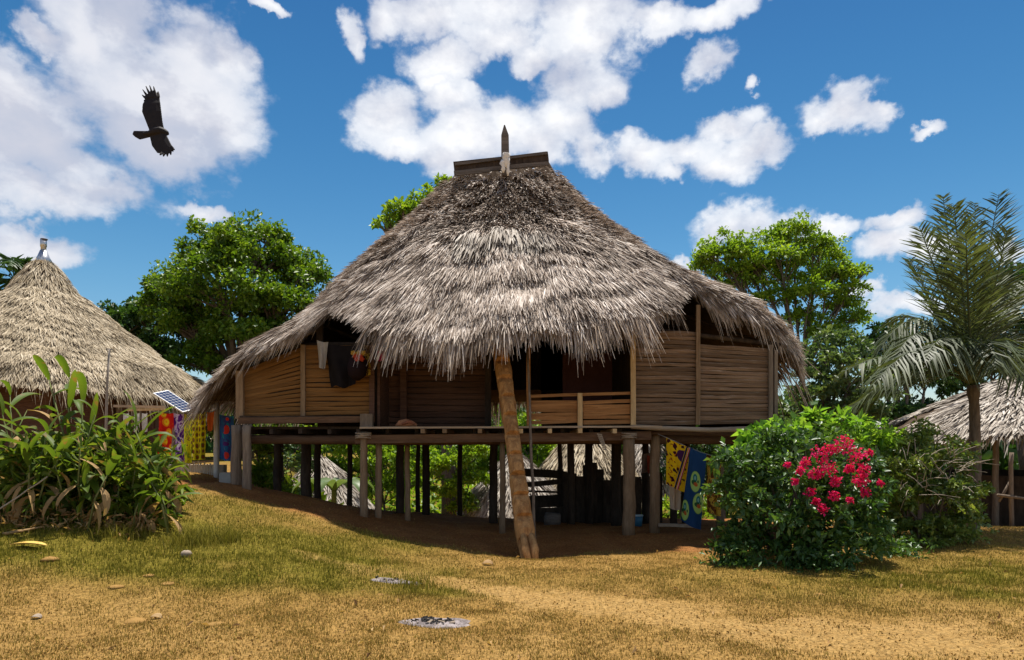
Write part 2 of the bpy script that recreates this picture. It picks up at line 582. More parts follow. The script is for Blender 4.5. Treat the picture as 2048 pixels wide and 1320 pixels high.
gx = np.concatenate([-np.geomspace(300, 13.2, 26), np.arange(-13, 13.01, .10), np.geomspace(13.2, 300, 26)])
gy = np.concatenate([-np.geomspace(120, 2.1, 14), np.arange(-2, 4, .4), np.arange(4, 16, .10), np.arange(16, 26, .2), np.geomspace(26.2, 600, 34)])
GX, GY = np.meshgrid(gx, gy)
GZ = height(GX, GY)
co = np.stack([GX, GY, GZ], -1).reshape(-1, 3)
nx, ny = len(gx), len(gy)
ii = (np.arange(ny - 1)[:, None] * nx + np.arange(nx - 1)[None, :]).ravel()
me = mesh_np('ground', co, quads=np.stack([ii, ii + 1, ii + 1 + nx, ii + nx], -1))
mk = masks(co[:, 0], co[:, 1])
for nm, v in zip(('path', 'yard', 'bare', 'green'), mk):
    fattr(me, nm, v)
gm, N = new_mat('ground_soil')
oc = N.tc('Object')
n_a = N.noise(oc, 1.4, 6, .65)
n_b = N.noise(oc, 14, 6, .7)
n_c = N.noise(oc, 60, 3, .6)
soil = N.mix(N.ss(n_a, .3, .7), (.28, .158, .042), (.37, .22, .066))
soil = N.mix(N.m('MULTIPLY', N.ss(n_b, .45, .7), .55), soil, (.18, .098, .028))
sand = N.mix(N.ss(n_b, .3, .75), (.43, .27, .098), (.35, .20, .062))
red = N.mix(N.ss(n_a, .3, .7), (.25, .10, .030), (.34, .155, .052))
gr = N.mix(N.ss(n_b, .3, .7), (.15, .125, .017), (.22, .17, .028))
c = N.mix(N.attr('bare'), soil, N.mix(.55, sand, soil))
c = N.mix(N.attr('green'), c, gr)
c = N.mix(N.attr('path'), c, sand)
c = N.mix(N.attr('yard'), c, red)
n_d = N.noise(oc, 27, 5, .75)
k = N.m('MULTIPLY_ADD', n_c, .9, .55)
k = N.m('MULTIPLY', k, N.m('MULTIPLY_ADD', N.ss(n_d, .36, .60), .55, .5))
c = N.mix(1.0, c, N.comb(k, k, k), 'MULTIPLY')
hgt = N.m('ADD', N.m('MULTIPLY', n_b, .8), N.m('MULTIPLY', n_c, .35))
N.out(N.principled(c, .95, .05, N.bump(hgt, .9, .05)))
link('ground', me, gm, None, True, label='sloping yard of dry trodden earth and thin grass round the stilt house', cat='ground', kind='structure')

# ---- grass blades
GRASS, N = new_mat('grass_blade')
r = N.island()
gg = N.attr('green')
dry = N.ramp(r, [(0, (.17, .105, .022)), (.45, (.34, .23, .055)), (.8, (.50, .36, .11)), (1, (.32, .27, .04))])
grn = N.ramp(r, [(0, (.085, .088, .009)), (.5, (.19, .18, .018)), (1, (.36, .30, .045))])
c = N.mix(gg, dry, grn)
p_ = N.principled(c, .7, .15)
tr = N.n('ShaderNodeBsdfTranslucent'); N.set(tr.inputs[0], c)
mx = N.n('ShaderNodeMixShader'); mx.inputs[0].default_value = .35
N.t.links.new(p_, mx.inputs[1]); N.t.links.new(tr.outputs[0], mx.inputs[2])
N.out(mx.outputs[0])


def blades(name, x, y, hgt, wid, green, label, lean=.5, up0=.5):
    n = len(x)
    z = height(x, y)
    a = RNG.random(n) * 2 * np.pi
    lx, ly = np.cos(a), np.sin(a)
    ln = RNG.random(n) * lean * hgt
    w = wid * (.6 + .8 * RNG.random(n))
    b = RNG.random(n) * np.pi
    sx_, sy_ = np.cos(b) * w / 2, np.sin(b) * w / 2
    c0 = np.stack([x, y, z - .005], -1)
    c1 = c0 + np.stack([lx * ln * .35, ly * ln * .35, hgt * .6], -1)
    c2 = c0 + np.stack([lx * ln, ly * ln, hgt], -1)
    s = np.stack([sx_, sy_, np.zeros(n)], -1)
    co = np.stack([c0 - s, c0 + s, c1 + s * .8, c1 - s * .8, c2], 1)
    k = np.arange(n)[:, None] * 5
    me = mesh_np(name, co, quads=k + np.array([[0, 1, 2, 3]]), tris=k + np.array([[3, 2, 4]]))
    fattr(me, 'green', np.repeat(green, 5))
    return link(name, me, GRASS, None, label=label, cat='grass', kind='stuff')


def scatter(n, x0, x1, y0, y1, dens):
    # even on the picture: nearer ground gets more blades
    y = 1 / (1 / y1 + RNG.random(n) * (1 / y0 - 1 / y1))
    x = x0 + RNG.random(n) * (x1 - x0)
    keep = (np.abs(x) < y * .80 + .8) & (RNG.random(n) < dens(x, y))
    return x[keep], y[keep]


def d_short(x, y):
    path, yard, bare, green = masks(x, y)
    clump = sstep(.36, .62, fbm(x * 3.3 + 3, y * 3.3))
    d = (.34 + .66 * clump) * (1 - .93 * path) * (1 - .98 * yard) * (1 - .45 * bare)
    # burnt patch and the ash spots stay clear
    d = d * sstep(.9, 1.15, np.hypot((x + .62) / .36, (y - 6.52) / .22)) * sstep(.9, 1.15, np.hypot((x + 1.42) / .36, (y - 8.32) / .16))
    return np.maximum(d, .25 * green * (1 - path) * (1 - yard))


x, y = scatter(950000, -13, 13, 4.6, 16, d_short)
g = masks(x, y)[3]
gr_ = np.clip(g * 1.25 + (RNG.random(len(x)) - .5) * .35, 0, 1)
blades('grass', x, y, (.012 + .026 * RNG.random(len(x))) * (1 + .7 * g), .0065, gr_, 'short dry yellow grass growing in tufts over the trodden yard')


def d_tall(x, y):
    path, yard, bare, green = masks(x, y)
    return sstep(.35, .8, green) * .5 * (1 - path) * (1 - yard)


x, y = scatter(90000, -13, 13, 5.5, 13, d_tall)
n = len(x)
tx, ty = [], []
for (cx, cy, r_, q) in ((-4.25, 9.1, .32, 700), (-3.9, 9.35, .22, 300), (-5.1, 9.0, .3, 250), (-1.15, 8.15, .25, 160)):
    aa = RNG.normal(0, r_ * .5, (q, 2)); tx.append(cx + aa[:, 0]); ty.append(cy + aa[:, 1])
x = np.concatenate([x] + tx); y = np.concatenate([y] + ty)
h_ = np.concatenate([.04 + .06 * RNG.random(n), .10 + .13 * RNG.random(len(x) - n)])
blades('tall_grass', x, y, h_, .007, np.clip(.75 + .3 * RNG.random(len(x)), 0, 1), 'longer green grass beside the plants and under the bushes', lean=.9)


# ------------------------------------------------------------------ thatch
def strips(Pt, D, S, Nn, L, Wd, droop):
    n = len(Pt)
    u = np.array([0, .5, 1.0]); wf = np.array([.75, 1.0, .28])
    c = Pt[:, None, :] + D[:, None, :] * (L[:, None] * u)[..., None]
    c[..., 2] -= (droop * L)[:, None] * (u ** 2)
    hw = S[:, None, :] * (Wd[:, None] * wf * .5)[..., None]
    co = np.stack([c - hw, c + hw], 2).reshape(n, 6, 3)
    k = np.arange(n)[:, None, None] * 6
    q = (k + np.array([[0, 1, 3, 2], [2, 3, 5, 4]])[None]).reshape(-1, 4)
    return co.reshape(-1, 3), q


class Roof:
    """A thatched surface between a ridge curve and an eave curve, both closed and parametrised by s in [0,1)."""

    def __init__(s, eave, ridge_of, prof, bump=.07, courses=9):
        e = np.array(eave, float)
        e2 = np.vstack([e, e[:1]])
        seg = np.linalg.norm(np.diff(e2[:, :2], axis=0), axis=1)
        s.k = np.concatenate([[0], np.cumsum(seg)]); s.len = s.k[-1]; s.k /= s.len
        s.e = e2
        s.ridge_of = ridge_of
        s.prof = prof
        s.b = bump; s.cs = courses

    def E(s, u):
        u = np.mod(u, 1.0)
        return np.stack([np.interp(u, s.k, s.e[:, i]) for i in range(3)], -1)

    def raw(s, u, t):
        E = s.E(u); R = s.ridge_of(E)
        g = s.prof(E, t) if callable(s.prof) else np.interp(t, s.prof[0], s.prof[1])
        xy = R[..., :2] + (E[..., :2] - R[..., :2]) * t[..., None]
        z = R[..., 2] + (E[..., 2] - R[..., 2]) * g
        return np.concatenate([xy, z[..., None]], -1)

    def frame(s, u, t):
        e1 = .006; e2 = .02
        p = s.raw(u, t)
        dn = unit(s.raw(u, np.minimum(t + e2, 1)) - s.raw(u, np.minimum(t + e2, 1) - 2 * e2))
        sd_ = unit(s.raw(u + e1, np.maximum(t, .12)) - s.raw(u - e1, np.maximum(t, .12)))
        nn = unit(np.cross(sd_, dn))
        nn = np.where(nn[..., 2:3] < 0, -nn, nn)
        return p, dn, sd_, nn

    def disp(s, u, t):
        a = u * s.len
        lump = (fbm(a * 1.1, t * 9 + 3) - .5) * 2 * s.b
        saw = np.mod(t * s.cs + 3.2 * fbm(a * .45 + 7, t * 2.0), 1.0)
        return lump + saw * s.b * .75

    def shell(s, name, mat, parent, nu=220, nt=24, thick=.14):
        u = np.linspace(0, 1, nu, endpoint=False); t = np.linspace(0, .985, nt)
        U, T = np.meshgrid(u, t)
        p, dn, sd_, nn = s.frame(U.ravel(), T.ravel())
        top = p + nn * (s.disp(U.ravel(), T.ravel()) - .05)[:, None]
        bot = p - nn * thick
        k = np.arange((nt - 1) * nu).reshape(nt - 1, nu)
        nxt = np.roll(k, -1, axis=1)
        q = np.stack([k, k + nu, nxt + nu, nxt], -1).reshape(-1, 4)
        M = nu * nt
        rim = np.stack([(nt - 1) * nu + np.arange(nu), M + (nt - 1) * nu + np.arange(nu), M + (nt - 1) * nu + np.roll(np.arange(nu), -1), (nt - 1) * nu + np.roll(np.arange(nu), -1)], -1)
        me = mesh_np(name, np.vstack([top, bot]), quads=np.vstack([q, q[:, ::-1] + M, rim]))
        return link(name, me, mat, parent, True)

    def thatch(s, name, mat, parent, n, L=(.28, .6), W=(.018, .04), urange=(0, 1), lift=(.08, .38), eave_n=0, eave_L=(.35, .85), trange=(.02, 1.0), jit=.16, droop=.12, eW=None, tmask=None, eave_droop=.55, short=False):
        u = urange[0] + RNG.random(n) * (urange[1] - urange[0])
        t = np.sqrt(trange[0] ** 2 + RNG.random(n) * (trange[1] ** 2 - trange[0] ** 2))
        if tmask is not None:
            k = tmask(u, t); u, t = u[k], t[k]
        if eave_n:
            ue = urange[0] + RNG.random(eave_n) * (urange[1] - urange[0])
            te = 1 - .20 * RNG.random(eave_n) ** 1.2
            u = np.concatenate([u, ue]); t = np.concatenate([t, te])
        m = len(u); main = m - eave_n
        p, dn, sd_, nn = s.frame(u, t)
        lf = lift[0] + (lift[1] - lift[0]) * RNG.random(m)
        L_ = L[0] + (L[1] - L[0]) * RNG.random(m)
        dr = droop * (.5 + RNG.random(m))
        E_ = s.E(u); rem = np.linalg.norm(E_ - s.ridge_of(E_), axis=-1) * (1 - t)
        if short:      # frizzy stubs near the ridge, longer combed leaves lower down
            wild = sstep(.66, .30, t + .35 * (fbm(u * s.len * .8, t * 6) - .5))
            L_ = L_ * (1.5 - .9 * wild)
            lf = lf * (.30 + .70 * wild)
            jit = .14 + .15 * wild
        L_ = np.minimum(L_, rem * .8 + .12 + .34 * RNG.random(m) ** 2)
        if eave_n:
            clump = fbm(u[main:] * s.len * 1.9, u[main:] * 3)
            L_[main:] = eave_L[0] + (eave_L[1] - eave_L[0]) * RNG.random(eave_n) ** 1.6 * (.15 + 1.75 * clump)
            lf[main:] *= .45
            dr[main:] = eave_droop * (.5 + RNG.random(eave_n))
        # strips whose tips would run past the eave are shortened there
        D = unit(dn + nn * lf[:, None] + sd_ * (RNG.normal(0, 1, m) * jit)[:, None])
        tw = RNG.normal(0, .45, m)
        S = unit(sd_ * np.cos(tw)[:, None] + np.cross(D, sd_) * np.sin(tw)[:, None])
        Wd = W[0] + (W[1] - W[0]) * RNG.random(m)
        if eave_n: Wd[main:] *= .66
        base = p + nn * (s.disp(u, t) + RNG.random(m) * .03 - .02)[:, None]
        co, q = strips(base, D, S, nn, L_, Wd, dr)
        o = link(name, mesh_np(name, co, quads=q), mat, parent)
        o['kind'] = 'stuff'
        return o


# ------------------------------------------------------------------ the stilt house
H = empty('stilt_house', (0, 13, 0), 'big wooden stilt house under a shaggy grey palm thatch roof with a pointed spike', 'house')
EAVE = [P(*q) for q in [(400, 800, 15.2), (408, 800, 14.5), (428, 775, 14.0), (452, 748, 13.6), (490, 716, 13.2), (532, 694, 12.95), (575, 680, 12.85), (612, 662, 12.85),
                        (620, 622, 13.2), (680, 612, 13.35), (724, 628, 13.2),
                        (745, 645, 12.6), (800, 650, 12.3), (860, 664, 12.15), (940, 668, 12.05), (985, 640, 12.05), (1040, 644, 12.05), (1110, 648, 12.05), (1180, 630, 12.1), (1260, 620, 12.3), (1310, 614, 12.5), (1340, 596, 12.7),
                        (1350, 572, 13.1), (1388, 574, 13.1),
                        (1400, 592, 12.9), (1440, 612, 12.85), (1490, 630, 12.9), (1532, 655, 13.2), (1566, 690, 13.7), (1584, 715, 14.4), (1588, 725, 15.2)]]
EAVE += [np.array(q) for q in [(6.35, 16.6, 3.3), (5.7, 18.8, 3.2), (3.2, 20.2, 3.0), (0, 20.5, 3.0), (-3.6, 20.3, 2.9), (-6.2, 18.9, 2.8), (-6.95, 16.9, 2.8)]]


def ridge_of(E):
    x = np.clip(-.25 + (E[..., 0] + .25) * .19, -1.35, .84)
    y = 16.2 + np.clip((E[..., 1] - 16.2) * .06, -.2, .2)
    z = 8.05 + (x + 1.35) / 2.19 * .22
    return np.stack([x, y, z], -1)


def PROF(E, t):
    gl = np.interp(t, [0, .15, .3, .42, .51, .573, .675, .795, .92, 1], [0, .18, .33, .455, .555, .665, .745, .83, .92, 1])
    gr = np.interp(t, [0, .163, .317, .47, .587, .72, .856, .97, 1], [0, .23, .385, .545, .665, .76, .84, .92, 1])
    gf = np.interp(t, [0, .2, .4, .6, .8, 1], [0, .225, .435, .625, .81, 1])
    wl = sstep(-2.6, -5.0, E[..., 0]); wr = sstep(2.6, 5.0, E[..., 0])
    return gf * (1 - wl - wr) + gl * wl + gr * wr


PROF0 = ([0, .163, .317, .47, .587, .72, .856, .94, 1], [0, .20, .345, .48, .585, .69, .81, .905, 1])
roof = Roof(EAVE, ridge_of, PROF, .10, 7)
kf = float(roof.k[30])            # end of the front eave
r_main = roof.shell('roof', UNDER, H)
roof.thatch('thatch', THATCH, r_main, 165000, urange=(0, kf), L=(.16, .40), W=(.011, .027), lift=(.12, 1.0), jit=.22, eave_n=0, short=True)
roof.thatch('thatch', THATCH, r_main, 12000, urange=(kf, 1), L=(.4, .8), W=(.03, .06), eave_n=2500)
# hanging fringe along the eaves, in its three stretches
ks = roof.k
roof.thatch('eave_fringe', THATCHE, r_main, 10, urange=(0, float(ks[7])), eave_n=5200, eave_L=(.10, .50))
roof.thatch('eave_fringe', THATCH, r_main, 10, urange=(float(ks[11]) - .002, float(ks[21])), eave_n=10500, eave_L=(.08, .58))
roof.thatch('eave_fringe', THATCHE, r_main, 10, urange=(float(ks[11]) - .001, float(ks[21])), eave_n=6500, eave_L=(.10, .64))
roof.thatch('eave_fringe', THATCHE, r_main, 10, urange=(float(ks[24]), kf), eave_n=5000, eave_L=(.10, .46))


# the course of longer paler leaves half way up the front
def front_u(px):
    xs = (px - 1024) / F * 12.1
    i = np.arange(11, 23)
    return float(np.interp(xs, roof.e[i, 0], roof.k[i]))


roof.thatch('leaf_course', THATCHW, r_main, 520, urange=(front_u(835), front_u(1075)), trange=(.40, .50), L=(.55, .85), W=(.025, .05), lift=(.25, .5), droop=.3, jit=.12)
roof.thatch('leaf_course', THATCHW, r_main, 330, urange=(front_u(1080), front_u(1170)), trange=(.44, .52), L=(.45, .7), W=(.025, .045), lift=(.22, .45), droop=.3, jit=.14)

# ridge boards, spike and rag
def Q(px, py, Y): return tuple(P(px, py, Y))
MB().bar(Q(911, 335, 15.82), Q(1097, 315, 15.82), .05, .16, jit=.004).build('ridge_board', DARKW, H)
MB().bar(Q(908, 346, 15.74), Q(1096, 327, 15.74), .05, .09, jit=.004).build('ridge_board', GREYW, H)
MB().bar(Q(910, 329, 15.77), Q(1094, 306, 15.77), .05, .06, jit=.004).build('ridge_board', GREYW, H)
MB().bar(Q(908, 338, 16.55), Q(1097, 318, 16.55), .05, .34, jit=.004).build('ridge_board', DARKW, H)
MB().bar(Q(912, 349, 15.62), Q(980, 341, 15.62), .05, .07, jit=.004).build('ridge_board', GREYW, H)
sp = MB()
b0 = Vector(Q(1011, 352, 15.6)); t0 = Vector(Q(1010, 272, 15.6)); t1 = Vector(Q(1009, 250, 15.6))
vs = []
for p, w in ((b0, .085), (b0.lerp(t0, .5), .09), (t0, .085), (t1, .012)):
    for a, b in ((-1, -.6), (1, -.6), (1, .6), (-1, .6)):
        vs.append(p + Vector((a * w, b * w, 0)))
sp.add(vs, [(3, 2, 1, 0), (12, 13, 14, 15)] + [(r * 4 + i, r * 4 + (i + 1) % 4, r * 4 + 4 + (i + 1) % 4, r * 4 + 4 + i) for r in range(3) for i in range(4)])
sp.build('roof_spike', GREYW, H)
RAG = plain('white_rag', (.72, .68, .64), .9, 0, .1, .2, 20)
rg = MB()
for (dx, w, y0, y1) in ((0, .10, 308, 335), (.05, .06, 318, 352), (-.05, .06, 322, 346)):
    pts = [Vector(Q(1011, y0 + (y1 - y0) * i / 4, 15.45)) + Vector((dx + random.uniform(-.02, .02), random.uniform(-.03, .0), 0)) for i in range(5)]
    rg.tube(pts, [w * .9, w, w * .7, w * .8, w * .3], 7, .25)
rg.build('rag', RAG, H, True, label='white rag tied round the foot of the roof spike')

# posts
def ground_z(x, y): return float(height(np.array([x]), np.array([y]))[0])


def post(px, Y, top_py, wpx, mat=POST, top_z=None, lean=0.0):
    x = (px - 1024) / F * Y
    z1 = top_z if top_z is not None else float(P(px, top_py, Y)[2])
    r = wpx / F * Y / 2
    return rod('post', (x + lean, Y, ground_z(x, Y) - .15), (x, Y, z1), r * 1.08, r * .95, mat, H, 10, .05, .012)


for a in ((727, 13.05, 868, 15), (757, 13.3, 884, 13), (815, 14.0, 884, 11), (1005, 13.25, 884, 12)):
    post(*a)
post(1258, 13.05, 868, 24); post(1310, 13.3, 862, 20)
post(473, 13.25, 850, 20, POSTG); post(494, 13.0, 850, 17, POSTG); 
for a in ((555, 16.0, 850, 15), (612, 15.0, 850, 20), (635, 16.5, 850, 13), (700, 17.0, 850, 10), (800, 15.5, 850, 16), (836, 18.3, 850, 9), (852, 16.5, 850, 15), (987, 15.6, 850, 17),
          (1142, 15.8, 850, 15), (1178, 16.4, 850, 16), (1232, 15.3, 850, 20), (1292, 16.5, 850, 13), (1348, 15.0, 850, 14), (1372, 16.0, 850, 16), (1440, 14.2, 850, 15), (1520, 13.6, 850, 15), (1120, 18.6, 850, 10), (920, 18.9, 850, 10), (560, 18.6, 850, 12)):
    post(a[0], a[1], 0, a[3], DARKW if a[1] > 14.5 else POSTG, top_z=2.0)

# floor, joists, beams
fz = 2.0
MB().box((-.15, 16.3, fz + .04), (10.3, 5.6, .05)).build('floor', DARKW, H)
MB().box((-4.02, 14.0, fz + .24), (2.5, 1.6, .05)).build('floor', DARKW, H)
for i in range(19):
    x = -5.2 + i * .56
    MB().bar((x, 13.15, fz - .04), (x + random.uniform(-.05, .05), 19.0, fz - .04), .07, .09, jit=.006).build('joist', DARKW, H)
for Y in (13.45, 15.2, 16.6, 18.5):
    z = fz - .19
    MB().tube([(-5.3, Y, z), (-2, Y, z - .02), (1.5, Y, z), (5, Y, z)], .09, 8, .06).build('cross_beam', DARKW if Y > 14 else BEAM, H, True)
# porch: planks lie along the front, their ends rest on small joists that poke out
for k in range(5):
    MB().bar((P(722, 857, 13)[0], 12.98 + k * .22, 2.03), (P(1322, 853, 13)[0], 12.98 + k * .22, 2.05), .2, .035, jit=.006).build('plank', EDGEW if k == 0 else DARKW, H)
for px in (845, 889, 960, 1031, 1042, 1100, 1160, 1229):
    x = (px - 1024) / F * 12.85
    MB().bar((x, 12.86 - random.uniform(0, .05), 1.965), (x, 14.6, 1.965), .075, .085, jit=.003).build('joist', PALEW if px > 1000 else POST, H)
MB().bar(Q(712, 878, 13.08), Q(1302, 872, 13.08), .12, .16, jit=.012).build('front_beam', BEAM, H)
for px in (727, 1258):
    x = P(px, 0, 13.05)[0]
    lb = MB()
    for q in range(4):
        z = 1.93 - q * .035
        lb.tube([Vector((x + .15 * math.cos(a), 13.05 + .15 * math.sin(a), z + .015 * math.sin(a * 1.0 + q))) for a in np.linspace(0, 6.283, 13)], .011, 5, cap=False)
    lb.build('lashing', EDGEW, H, True)['kind'] = 'stuff'
# left wing sill beam with its sawn end
MB().bar(Q(478, 842, 13.25), Q(748, 839, 13.25), .12, .12, jit=.008).build('sill_beam', BEAM, H)
MB().bar(Q(722, 842, 13.1), Q(746, 842, 13.1), .14, .27, jit=.004).build('beam_end', POSTG, H)
MB().bar(Q(735, 842, 13.2), (P(735, 842, 13.2)[0], 17.5, 2.15), .14, .14).build('sill_beam', DARKW, H)
# right wing sill log
MB().tube([Q(1262, 853, 12.95), Q(1330, 857, 12.92), Q(1420, 860, 12.93), Q(1500, 858, 12.95), Q(1590, 852, 13.0)], [.045, .05, .05, .055, .05], 8, .08).build('sill_log', EDGEW, H, True)
MB().tube([Q(1300, 866, 13.1), Q(1450, 869, 13.1), Q(1560, 866, 13.1)], [.04, .045, .04], 8, .08).build('sill_log', BEAM, H, True)


# slat walls
def slat_mesh(w, h, d=.022):
    """A split cane board: 5 stations, slightly wavy, bulging face."""
    vs = []; n = 5
    for i in range(n):
        x = -w / 2 + w * i / (n - 1)
        o = random.uniform(-.010, .010) * (0 < i < n - 1); hh = h * random.uniform(.86, 1.12)
        for (yy, zz) in ((d * .4, -.5), (-d * .25, -.45), (-d * .6, 0.05), (-d * .3, .46), (d * .4, .5)):
            vs.append((x, yy, o + zz * hh))
    fs = [tuple(range(5))[::-1], tuple(range((n - 1) * 5, n * 5))]
    for i in range(n - 1):
        for k in range(5):
            j = (k + 1) % 5
            fs.append((i * 5 + k, i * 5 + j, i * 5 + 5 + j, i * 5 + 5 + k))
    me = bpy.data.meshes.new('slat'); me.from_pydata(vs, [], fs); me.update()
    return me


def slat_wall(name, px0, px1, zt0, zt1, zb0, zb1, Y, n, mat, label=None, parent=H, back=DARKW):
    x0, x1 = (px0 - 1024) / F * Y, (px1 - 1024) / F * Y
    w = x1 - x0
    mb = MB()
    bk = [(x0, Y + .03, zb0), (x1, Y + .03, zb1), (x1, Y + .03, zt1), (x0, Y + .03, zt0)]
    mb.add(bk + [(a, b + .02, c) for a, b, c in bk], [(0, 1, 2, 3), (7, 6, 5, 4), (0, 4, 5, 1), (1, 5, 6, 2), (2, 6, 7, 3), (3, 7, 4, 0)])
    wl = mb.build(name, back, parent)
    if label: wl['label'] = label
    hgt = (zt0 + zt1 - zb0 - zb1) / 2 / n
    protos = []
    for _ in range(4):
        m = slat_mesh(w, hgt); m.materials.append(mat); protos.append(m)
    b = BASE[wl.name]
    for i in range(n):
        o = bpy.data.objects.new('slat', protos[i % 4])
        COL.objects.link(o); o.parent = wl
        k = (i + .5) / n
        zl = zb0 + (zt0 - zb0) * k; zr = zb1 + (zt1 - zb1) * k
        o.location = Vector(((x0 + x1) / 2 + random.uniform(-.012, .012), Y - .004 + random.uniform(-.006, .006), (zl + zr) / 2)) - b
        o.rotation_euler = (random.uniform(-.12, .12), math.atan2(zl - zr, w) + random.uniform(-.004, .004), 0)
        o.scale = (random.choice((1, 1, -1)) * random.uniform(.985, 1.0), 1, random.uniform(.86, 1.06))
    return wl


def Z(py, Y): return CAMZ + (HOR - py) / F * Y


Yl, Yr = 13.4, 13.05
slat_wall('wall', 484, 606, Z(742, Yl), Z(692, Yl), Z(832, Yl), Z(832, Yl), Yl, 15, SLATL)
slat_wall('wall', 606, 742, Z(690, Yl), Z(690, Yl), Z(832, Yl), Z(830, Yl), Yl, 15, SLATL)
slat_wall('wall', 1269, 1394, Z(660, Yr), Z(664, Yr), Z(850, Yr), Z(849, Yr), Yr, 21, SLATR)
slat_wall('wall', 1398, 1542, Z(688, Yr), Z(698, Yr), Z(849, Yr), Z(846, Yr), Yr, 19, SLATR)
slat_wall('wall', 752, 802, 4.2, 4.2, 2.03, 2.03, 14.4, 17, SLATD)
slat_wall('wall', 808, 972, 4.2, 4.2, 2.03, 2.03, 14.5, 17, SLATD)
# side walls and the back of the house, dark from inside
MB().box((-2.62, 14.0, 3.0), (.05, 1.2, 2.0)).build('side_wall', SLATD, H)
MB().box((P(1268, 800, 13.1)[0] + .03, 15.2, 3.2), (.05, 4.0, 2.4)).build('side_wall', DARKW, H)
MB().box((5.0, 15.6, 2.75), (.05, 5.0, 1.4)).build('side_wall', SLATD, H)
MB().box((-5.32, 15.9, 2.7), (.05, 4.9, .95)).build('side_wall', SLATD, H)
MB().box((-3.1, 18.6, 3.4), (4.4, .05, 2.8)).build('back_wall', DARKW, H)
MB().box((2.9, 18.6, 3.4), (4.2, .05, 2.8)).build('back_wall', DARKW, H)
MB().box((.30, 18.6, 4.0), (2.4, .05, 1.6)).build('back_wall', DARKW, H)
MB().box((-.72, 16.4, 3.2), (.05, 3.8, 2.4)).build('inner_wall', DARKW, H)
PURP = plain('plum_cloth', (.15, .075, .08), .95, 0, .05, .3, 5)
pc = P(1170, 750, 16.0)
MB().box((pc[0] + .1, 16.0, 3.2), (1.25, .04, 1.3)).build('inner_curtain', PURP, H)

# battens, corner posts, door posts
def upright(px, py0, py1, Y, wpx, mat, name='batten', depth=.05):
    a = P(px, py0, Y); b = P(px, py1, Y)
    return MB().bar(tuple(a), tuple(b), wpx / F * Y, depth, up=(0, 1, 0), jit=.004).build(name, mat, H)


upright(480, 742, 838, 13.30, 14, POST, 'corner_post', .09)
upright(606, 690, 834, 13.34, 9, POST)
upright(744, 690, 838, 13.32, 10, SLATD, 'corner_post', .07)
upright(754, 660, 855, 13.6, 12, DARKW, 'corner_post', .09)
upright(807, 690, 856, 14.3, 13, SLATD, 'door_post', .09)
upright(976, 660, 856, 14.3, 12, DARKW, 'door_post', .09)
upright(1057, 690, 852, 13.05, 8, RAILW, 'door_post', .07)
upright(1266, 655, 851, 12.95, 10, PALEW, 'corner_post', .07)
upright(1396, 610, 850, 12.98, 8, POST)
upright(1541, 690, 846, 12.98, 8, POSTG, 'corner_post', .07)
upright(1551, 700, 846, 13.1, 7, POSTG, 'corner_post', .06)
upright(640, 610, 700, 13.5, 12, DARKW, 'corner_post', .09)
MB().tube([Q(590, 690, 13.45), Q(760, 688, 13.45)], [.05, .05], 8, .05).build('wall_plate', DARKW, H, True)
MB().tube([Q(1262, 655, 13.2), Q(1560, 690, 13.2)], [.05, .05], 8, .05).build('wall_plate', DARKW, H, True)
for px0, py0, px1, py1, Y in ((500, 742, 620, 705, 13.5), (620, 640, 745, 690, 14.6), (1340, 620, 1560, 700, 14.0)):
    MB().tube([Q(px0, py0, Y), Q(px1, py1, Y)], .04, 7, .05).build('rafter', DARKW, H, True)

# porch railing
rail = MB().bar(Q(1055, 793, 13.0), Q(1265, 786, 13.0), .055, .055, jit=.006).build('railing', RAILW, H)
b = BASE[rail.name]
for (pa, pb, yt, yb) in ((1059, 1155, 802, 848), (1166, 1262, 800, 848)):
    n = 6
    for i in range(n):
        y0 = yt + (yb - yt) * (i + .5) / n
        a = Vector(P(pa, y0 + random.uniform(-1.5, 1.5), 13.02)); c = Vector(P(pb, y0 - 1 + random.uniform(-2.5, 1.5), 13.02))
        MB().bar(a, c, .02, .085 * random.uniform(.75, 1.0), jit=.006).build('slat', RAILW, rail)
MB().bar(Q(1160, 786, 12.96), Q(1160, 866, 12.96), .09, .06, up=(0, 1, 0), jit=.003).build('rail_post', PALEW, rail)
MB().bar(Q(1058, 790, 12.97), Q(1058, 851, 12.97), .075, .05, up=(0, 1, 0), jit=.003).build('rail_post', RAILW, rail)

# ---- the notched log ladder and its hand pole
lad_b = Vector(P(1058, 1122, 10.95)); lad_t = Vector(P(1000, 690, 13.0))
lad_b.z = min(lad_b.z, ground_z(lad_b.x, lad_b.y) - .03)
LD = empty('log_ladder', tuple(lad_b), 'thick notched log ladder leaning up to the porch of the stilt house', 'ladder')
ax = (lad_t - lad_b); Llen = ax.length; ax = ax / Llen
side = ax.cross(Vector((0, 0, 1))).normalized()
fr = side.cross(ax).normalized()
if fr.y > 0: fr = -fr
nst = 11; rings = []
for k in range(nst):
    dq = random.uniform(.6, 1.0)
    for f_, cut in ((0.02, .10), (.22 + .2 * random.random(), .0), (.66, .34 * dq), (.95, .95 * dq)):
        rings.append(((k + f_) / nst, cut))
ns = 14; vs = []
for j, (t, cut) in enumerate(rings):
    c_ = lad_b + ax * (t * Llen)
    r0 = .162 - .012 * t + .012 * math.sin(9 * t) + random.uniform(-.006, .006)
    if t < .12: r0 *= .86 + t
    for k in range(ns):
        an = 2 * math.pi * k / ns
        fx_ = math.cos(an); sx_ = math.sin(an)
        rr = r0 * (1 + random.uniform(-.06, .06))
        ff = fx_ * rr
        lim = r0 * (1 - cut * .95)
        ff = min(ff, lim)
        vs.append(c_ + fr * ff + side * (sx_ * rr * .92))
fs = [tuple(range(ns))[::-1], tuple(range((len(rings) - 1) * ns, len(rings) * ns))]
